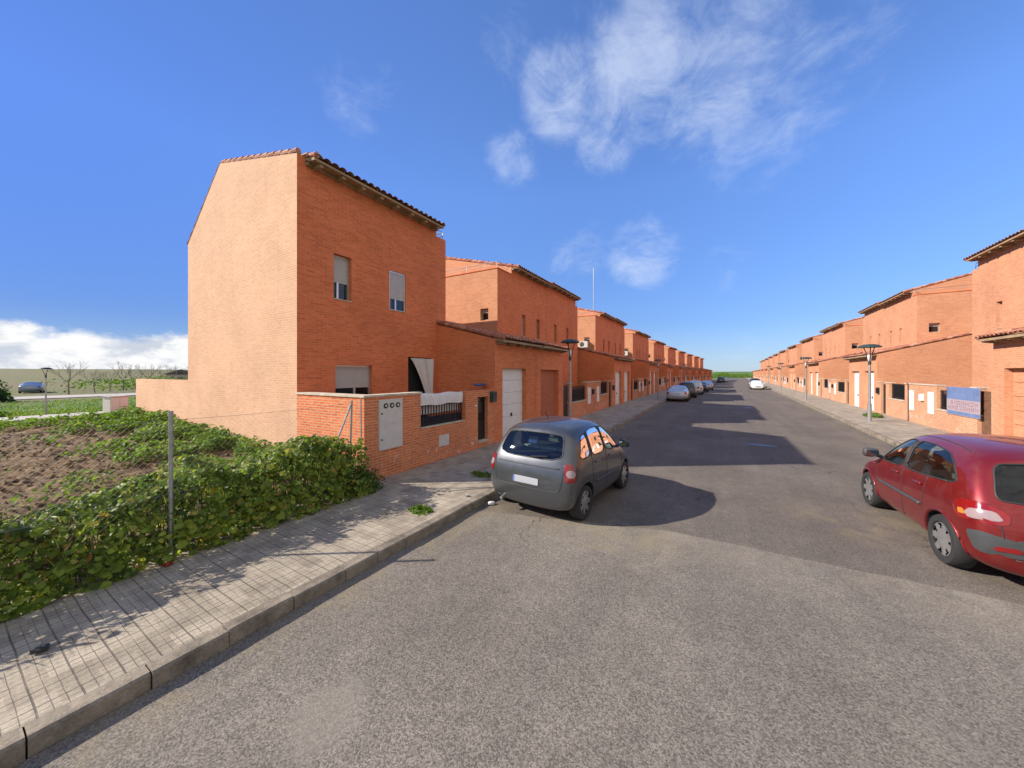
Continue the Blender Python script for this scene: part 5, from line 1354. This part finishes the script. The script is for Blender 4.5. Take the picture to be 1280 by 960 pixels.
def hedge():
    def top(x, y):
        dx = -6.3 - x                          # distance behind the fence line
        crest = 1.02 + .20 * noise.noise((y * .8, 0, 4)) + .12 * noise.noise((y * 2.3, 1, 4)) + (.22 if 3.0 < y < 4.4 else 0)
        w = 1.15 + .35 * noise.noise((y * .7, 7, 1)) + (.5 if y > 2.2 else 0)
        p = 1 - max(0, (dx - .35) / w) ** 1.5 if dx > .35 else 1.0
        lump = .20 * noise.noise((x * 2.1, y * 2.1, 2)) + .12 * noise.noise((x * 5, y * 5, 3))
        return max(0, crest * p + lump * min(1, max(0, p * 2)))
    mb = MB()
    for k in range(38000):
        y = ru(-2.6, 4.75); x = -6.12 - 1.9 * rnd() ** 1.35
        dx = -6.3 - x
        h = top(x, y)
        if dx < 0: h *= max(0, 1 + dx / .2) ** .5 * (1 if rnd() < .8 else .5)
        if h < .06: continue
        front = dx < .28
        z = h * (1 - .38 * rnd() ** 2.0) if not front or rnd() < .25 else h * rnd() ** .75
        g = zland(x, y)
        if noise.noise((x * 5, y * 5, z * 5)) < -.17: continue
        n = Vector((.55 + ru(-.6, .6) if front else ru(-.6, .7), ru(-.9, .45), ru(.35, 1.2)))
        tone = .44 + .34 * noise.noise((x * 3, y * 3, z * 3)) + ru(-.28, .28)
        r = rnd()
        low = 1 - z / max(h, .3)
        if r < .05 + .10 * low: tone = ru(.86, 1.0)
        leaf(mb, (x + ru(-.02, .06), y, g + z), n, ru(.014, .042) if rnd() < .85 else ru(.042, .068), tone)
    for k in range(2600):
        y = ru(-2.6, 4.7); x = -6.14 - 1.3 * rnd() ** 1.4; h = top(x, y); g = zland(x, y)
        if h < .15: continue
        z0 = g + h * ru(.2, .95); a = ru(0, 6.28); l = Vector((math.cos(a) * .5 + .15, math.sin(a) * .5, ru(.5, 1.2))).normalized() * ru(.10, .30); sd = Vector((-l.y, l.x, 0)).normalized() * ru(.003, .007)
        p = Vector((x, y, z0)); i = [mb.V(p - sd), mb.V(p + sd), mb.V(p + l * .6 + sd * .7), mb.V(p + l * .6 - sd * .7), mb.V(p + l + Vector((l.x, l.y, -.3 * l.z)) * .35)]
        t = ru(.3, .8) if rnd() < .6 else ru(.9, 1); mb.f += [[i[0], i[1], i[2], i[3]], [i[3], i[2], i[4]]]; mb.mi += [0, 0]; mb.tone += [t, t]
    tag(mb.build('undergrowth', 'leaf', recalc=False, uv=False), 'dense broad leaved weeds growing through the fence along the pavement', 'weeds', kind='stuff')
    mb = MB()
    for k in range(420):
        y = ru(-2.4, 4.6); x = -6.3 - 1.5 * rnd(); h = top(x, y) * .85
        if h < .2: continue
        p = Vector((x, y, zland(x, y))); q = p + Vector((ru(-.15, .15), ru(-.15, .15), h)); m = p.lerp(q, .5) + Vector((ru(-.08, .08), ru(-.08, .08), 0))
        mb.tube([p, m, q], .006, 4, r2=.003)
    tag(mb.build('stems', 'bark', recalc=False, uv=False), 'thin brown stems inside the weeds behind the fence', 'stems', kind='stuff')
    # lower weeds running back along the foot of the gable wall and over the plot
    mb = MB()
    for k in range(30000):
        x = -7.0 - 15.5 * rnd() ** 1.3; y = 4.95 - abs(random.gauss(0, 1)) * (1.9 + .3 * (x < -14) + .5 * (x > -10)) 
        d = noise.noise((x * .9, y * .9, 11)) + .5 * noise.noise((x * 2.7, y * 2.7, 12))
        near = min(1, (5.0 - y) / 4.2)
        if y < -1 or d < -.22 + near * .62: continue
        h = max(.05, .34 + .3 * d - .25 * near) * (1.3 if x > -10 else 1)
        z = zland(x, y) + .03 + h * rnd() ** .6
        tone = .5 + .3 * noise.noise((x * 2, y * 2, z * 3)) + ru(-.3, .3) 
        leaf(mb, (x, y, z), (ru(-.6, .6), ru(-.8, .4), ru(.3, 1)), ru(.022, .055) * (1 if x > -12 else 1.25), min(1, max(0, tone)), 0 if rnd() < .7 else 1)
    for k in range(5200):
        x = ru(-23, -7.4); y = ru(-4, 3.8); d = noise.noise((x * .55, y * .75, 21)) + .5 * noise.noise((x * 1.9, y * 1.9, 22))
        edge = max(0, 1 - (-7.2 - x) / 2.4) * .55
        if d + edge < .42: continue
        leaf(mb, (x, y, zland(x, y) + .07 + .14 * rnd()), (ru(-.5, .5), ru(-.6, .4), ru(.4, 1)), ru(.018, .045), min(1, max(0, .55 + ru(-.3, .4))), 0 if rnd() < .5 else 1)
    tag(mb.build('weeds', 'weed_leaf', recalc=False, uv=False), 'low bright weeds along the foot of the gable wall', 'weeds', kind='stuff')
    # grass verge by the back path and tufts at the pavement edge
    mb = MB()
    def blade(x, y, z, h, tone, w=.006):
        a = ru(0, 6.28); l = Vector((math.cos(a), math.sin(a), 0)); s = Vector((-l.y, l.x, 0)) * w; p = Vector((x, y, z)); 
        i = [mb.V(p - s), mb.V(p + s), mb.V(p + l * h * .18 + s * .7 + Vector((0, 0, h * .6))), mb.V(p + l * h * .18 - s * .7 + Vector((0, 0, h * .6))), mb.V(p + l * h * .5 + Vector((0, 0, h)))]
        mb.f += [[i[0], i[1], i[2], i[3]], [i[3], i[2], i[4]]]; mb.mi += [0, 0]; mb.tone += [tone, tone]
    for k in range(11000):
        y = ru(-5, 5.0); x = random.gauss(-22.2, .6)
        if not -23.85 < x < -20.5: continue
        blade(x, y, zland(x, y), ru(.05, .16) * (1 + .7 * noise.noise((x, y * 1.4, 3))), min(1, max(0, ru(.1, .9))), .012)
    for k in range(16000):
        y = ru(-8, 22); x = -29.0 - 26 * rnd() ** 1.4
        blade(x, y, zland(x, min(y, 5)) - .02, ru(.06, .20) * (1 + .8 * noise.noise((x * .3, y * .5, 3))), min(1, max(0, ru(.2, 1) + .3 * noise.noise((x * .2, y * .2, 8)))), .03)
    tag(mb.build('grass', 'grass_blade', recalc=False, uv=False), 'tall green grass on both sides of the back path', 'grass', kind='stuff')
    def shrub(name, c, rx, ry, h, n, lab, mat='leaf', size=.04, shift=0., up=.0):
        mb = MB()
        for k in range(n):
            a = ru(0, 6.283); ph = math.acos(ru(-.2, 1)); r = rnd() ** .33
            w = 1 + .35 * noise.noise((math.cos(a) * 1.5 + c[0], math.sin(a) * 1.5 + c[1], ph * 2))
            p = Vector((c[0] + rx * r * w * math.sin(ph) * math.cos(a), c[1] + ry * r * w * math.sin(ph) * math.sin(a), c[2] + h * r * w * max(0.02, math.cos(ph) * .9 + .1)))
            leaf(mb, p, (math.cos(a) * .6 + ru(-.4, .4), math.sin(a) * .6 + ru(-.4, .4), ru(.1, 1)), size * ru(.6, 1.3), min(1, max(0, .4 + shift + .25 * noise.noise(p * 4) + ru(-.2, .2))), 0 if rnd() < .6 else 1)
        o = mb.build(name, mat, recalc=False, uv=False); tag(o, lab, 'shrub'); return o
    shrub('shrub', (-6.42, 4.75, .10), .34, .42, .48, 1500, 'small dark shrub at the corner of the garden wall by the pavement', shift=-.2, size=.03)
    shrub('shrub', (-46.5, 7.0, .0), 1.7, 1.6, 1.5, 1200, 'dark rounded bush at the edge of the green field', shift=-.38, size=.16) if 0 else None
    shrub('shrub', (-31.0, 8.3, .35), .8, .75, .62, 700, 'small dark bush on the far edge of the back path', shift=-.30, size=.08)
    shrub('shrub', (-29.7, 1.2, .45), .6, 1.3, .42, 700, 'flat dark clump of weeds across the back path', shift=-.25, size=.07)
    shrub('shrub', (-57.5, 2.9, -.05), 2.2, 1.8, 1.75, 1500, 'dark green bush beside the blue grey car across the field', shift=-.38, size=.16)
    shrub('shrub', (-56.8, .6, -.05), 1.8, 1.6, 1.4, 1100, 'dark low bush at the outer end of the far lane', shift=-.40, size=.15)
    shrub('shrub', (7.75, 27.6, .14), .40, .75, .22, 500, 'patch of green weeds at the wall foot behind the nearest sunlit lamp', mat='weed_leaf', size=.045)  # from here on weed patches, not shrubs
    shrub('shrub', (-4.55, 4.55, .145), .26, .20, .05, 220, 'flat green weed growing in the paving by the kerb', mat='weed_leaf', size=.03)
    shrub('shrub', (-4.9, 6.9, .145), .35, .22, .05, 200, 'dull flat weed patch in the shaded paving beside the grey car', mat='leaf', size=.03)
hedge()
def tree(x, y, h, lab, seed, crown=True):
    random.seed(seed); root = empty('bare_tree', (x, y, zland(x, -50))); tag(root, lab, 'tree', 'bare trees beyond the field')
    mb = MB(); br = MB()
    tip = Vector((ru(-.2, .2), ru(-.2, .2), h * .34)); mb.tube([(0, 0, -.1), tip * .5 + Vector((ru(-.05, .05), 0, 0)), tip], .10 * h / 5, 7, r2=.07 * h / 5)
    mb.build('trunk', 'pale_bark', root, uv=False)
    def grow(p, d, l, r, lev):
        q = p + d * l + Vector((0, 0, l * .10)); m = p.lerp(q, .5) + Vector((ru(-.1, .1), ru(-.1, .1), ru(-.05, .1))) * l
        br.tube([p, m, q], r, 4 if lev else 5, r2=r * .6, cap=False)
        if lev < 4:
            for k in range(3 if lev < 2 else 3):
                nd = (d + Vector((ru(-.85, .85), ru(-.85, .85), ru(-.15, .65)))).normalized(); grow(q if k else m, nd, l * ru(.55, .8), r * .55, lev + 1)
    for k in range(4):
        a = k * 1.57 + ru(-.4, .4); grow(tip, Vector((math.cos(a) * .7, math.sin(a) * .7, ru(.7, 1.1))).normalized(), h * .24, .042 * h / 5, 0)
    o = br.build('crown', 'pale_bark', root, uv=False, recalc=False)
def far_left():
    pts = [(-69, 9.4, 4.4), (-72, 12.0, 3.2), (-74, 13.7, 3.0), (-77, 15.6, 4.4), (-80, 17.5, 3.6), (-84, 20.0, 4.6), (-88, 22.0, 3.6), (-93, 25.5, 4.4), (-99, 29.5, 4.0), (-104, 33, 4.2)]
    names = ['tall bare tree, first from the park lamp, at the field edge', 'small bare tree just beyond the tall first tree', 'slim bare tree, third in the line across the field', 'bare tree, fourth in the line across the field', 'bare tree, fifth in the line across the field', 'bare tree, sixth in the line across the field', 'bare tree, seventh in the line across the field', 'bare tree, eighth in the line, near the grey shed', 'bare tree, ninth in the line, near the grey shed', 'bare tree, tenth and last in the line, by the grey shed']
    for k, (x, y, h) in enumerate(pts): tree(x, y, h, names[k], 100 + k)
    random.seed(77)
    tree(-52, -.6, 6.2, 'bare tree reaching in at the edge of the view across the field', 140)
    random.seed(5)
    # far low scrub belt along the horizon
    mb = MB()
    for k in range(5200):
        t = rnd(); x = lerp(-150, -78, t) + random.gauss(0, 5); y = lerp(62, 14, t) + random.gauss(0, 3.2)
        h = 1.0 + 1.0 * max(0, noise.noise((x * .2, y * .2, 4)) + .5)
        z = zland(x, -50) + h * rnd() ** .7
        leaf(mb, (x, y, z), (ru(-.5, 1), ru(-.8, .4), ru(.2, 1)), ru(.12, .32), min(1, max(0, .35 + .4 * noise.noise((x * .15, y * .15, 9)) + ru(-.2, .2))), 1)
    tag(mb.build('scrub', 'weed_leaf', recalc=False, uv=False), 'belt of olive green scrub and young orchard along the far field', 'scrub', kind='stuff')
    mb = MB()
    for k in range(7000):
        x = ru(-26, 40); y = 262 + random.gauss(0, 10) + 18 * noise.noise((x * .05, 0, 0)); h = 2.2 + 2.0 * noise.noise((x * .12, 5, 0))
        leaf(mb, (x, y, zland(0, y) + max(.4, h) * rnd() ** .6), (ru(-.6, .6), -1 + ru(-.5, .5), ru(.1, 1)), ru(.25, .6), min(1, max(0, .35 + .4 * noise.noise((x * .1, y * .1, 9)) + ru(-.2, .2))), 1)
    tag(mb.build('treeline', 'weed_leaf', recalc=False, uv=False), 'low green scrub where the street meets open country', 'scrub', kind='stuff')
    # grey shed seen past the gable
    root = empty('shed', (-106, 30.5, zland(-106, -50))); root.rotation_euler.z = R(-16); tag(root, 'low grey shed with a dark roof beyond the field', 'shed')
    mb = MB(); mb.box(-4, 4, -2.4, 2.2, -.2, 2.3); mb.build('wall', 'concrete', root)
    mb = MB(); mb.extrude([(-2.6, 2.3), (0, 3.3), (2.4, 2.3), (2.4, 2.18), (-2.6, 2.18)], -4.2, 4.2); mb.build('roof', 'grey_plastic', root)
    # utility cabinet on the back path
    root = empty('utility_cabinet', (-23.95, 4.62, .66)); root.rotation_euler.z = R(24); tag(root, 'white concrete utility cabinet beside the back path', 'cabinet')
    mb = MB(); mb.box(-.2, .2, -.34, .34, 0, .86); mb.build('casing', 'cream_paint', root)
    mb = MB(); mb.box(-.23, .23, -.37, .37, .862, .905); mb.build('lid', 'concrete', root)
    for a, b in ((-.32, -.01), (.01, .32)):
        mb = MB(); mb.box(.202, .215, a, b, .24, .82); mb.build('door', 'white_paint', root)
    mb = MB(); mb.box(-.24, .24, -.38, .38, -.15, -.002); mb.build('plinth', 'concrete', root)
far_left()

# ------------------------------------------------------------------ small things
def banner():
    root = empty('banner', (7.57 + RM * 20.85, 20.85, 0)); root.rotation_euler.z = -math.atan(RM); tag(root, 'blue and pale vinyl banner tied to the sunlit garden wall behind the red car', 'banner')
    mb = MB(); x = -.03
    def sheet(b0, b1, c0, c1, d=0, mi=0):
        mb.box(x - d - .004, x - d, b0, b1, c0, c1, mi)
    sheet(-1.2, 1.2, .92, 2.06); mb.build('sheet', 'banner_pale', root)
    mb = MB(); sheet(-1.19, 1.19, 1.56, 2.05, .0045); mb.build('blue_field', 'banner_blue', root)
    mb = MB(); sheet(-1.19, 1.19, .94, 1.08, .0045); mb.build('blue_stripe', 'banner_blue', root)
    random.seed(3)
    for r_, (c0, c1) in enumerate(((1.14, 1.30), (1.34, 1.50))):
        mb = MB(); u = -1.05
        while u < .95:
            w = ru(.16, .24); k = random.choice((0, 1, 2)); e = .035
            sheet(u, u + e, c0, c1, .0045)
            if k != 1: sheet(u + w - e, u + w, c0, c1, .0045)
            if k != 2: sheet(u + e, u + w - e, c1 - e, c1, .0045)
            sheet(u + e, u + w - e, c0, c0 + e, .0045) if k != 2 else sheet(u + e, u + w - e, (c0 + c1) / 2 - .015, (c0 + c1) / 2 + .015, .0045)
            u += w + .09
        mb.build('lettering', 'banner_red', root)
banner()
def litter():
    def crumple(x, y, z, s, mat, lab, cat):
        mb = MB(); mb.lathe([(.001, 0), (s, .1 * s), (s * .9, .5 * s), (.001, .6 * s)], axis='z', n=9); o = mb.build('litter', mat, uv=False)
        for v in o.data.vertices: v.co += Vector((noise.noise(v.co * 30), noise.noise(v.co * 30 + Vector((5, 0, 0))), abs(noise.noise(v.co * 30 + Vector((0, 5, 0)))))) * s * .6
        o.location = (x, y, z); tag(o, lab, cat)
    crumple(-5.15, .55, .145, .055, 'black_plastic', 'crumpled black wrapper on the pavement near the weeds', 'wrapper')
    crumple(-6.05, 1.62, .145, .05, 'lens_red', 'crumpled pink red wrapper at the foot of the fence post', 'wrapper')
    crumple(-3.86, 5.75, .004, .07, 'cloth', 'crumpled pale rag in the gutter behind the grey car', 'rag')
    crumple(-4.3, 5.55, .145, .05, 'concrete', 'broken lump of kerb mortar beside the grey car', 'rubble')
litter()
S.view_settings.exposure = .90
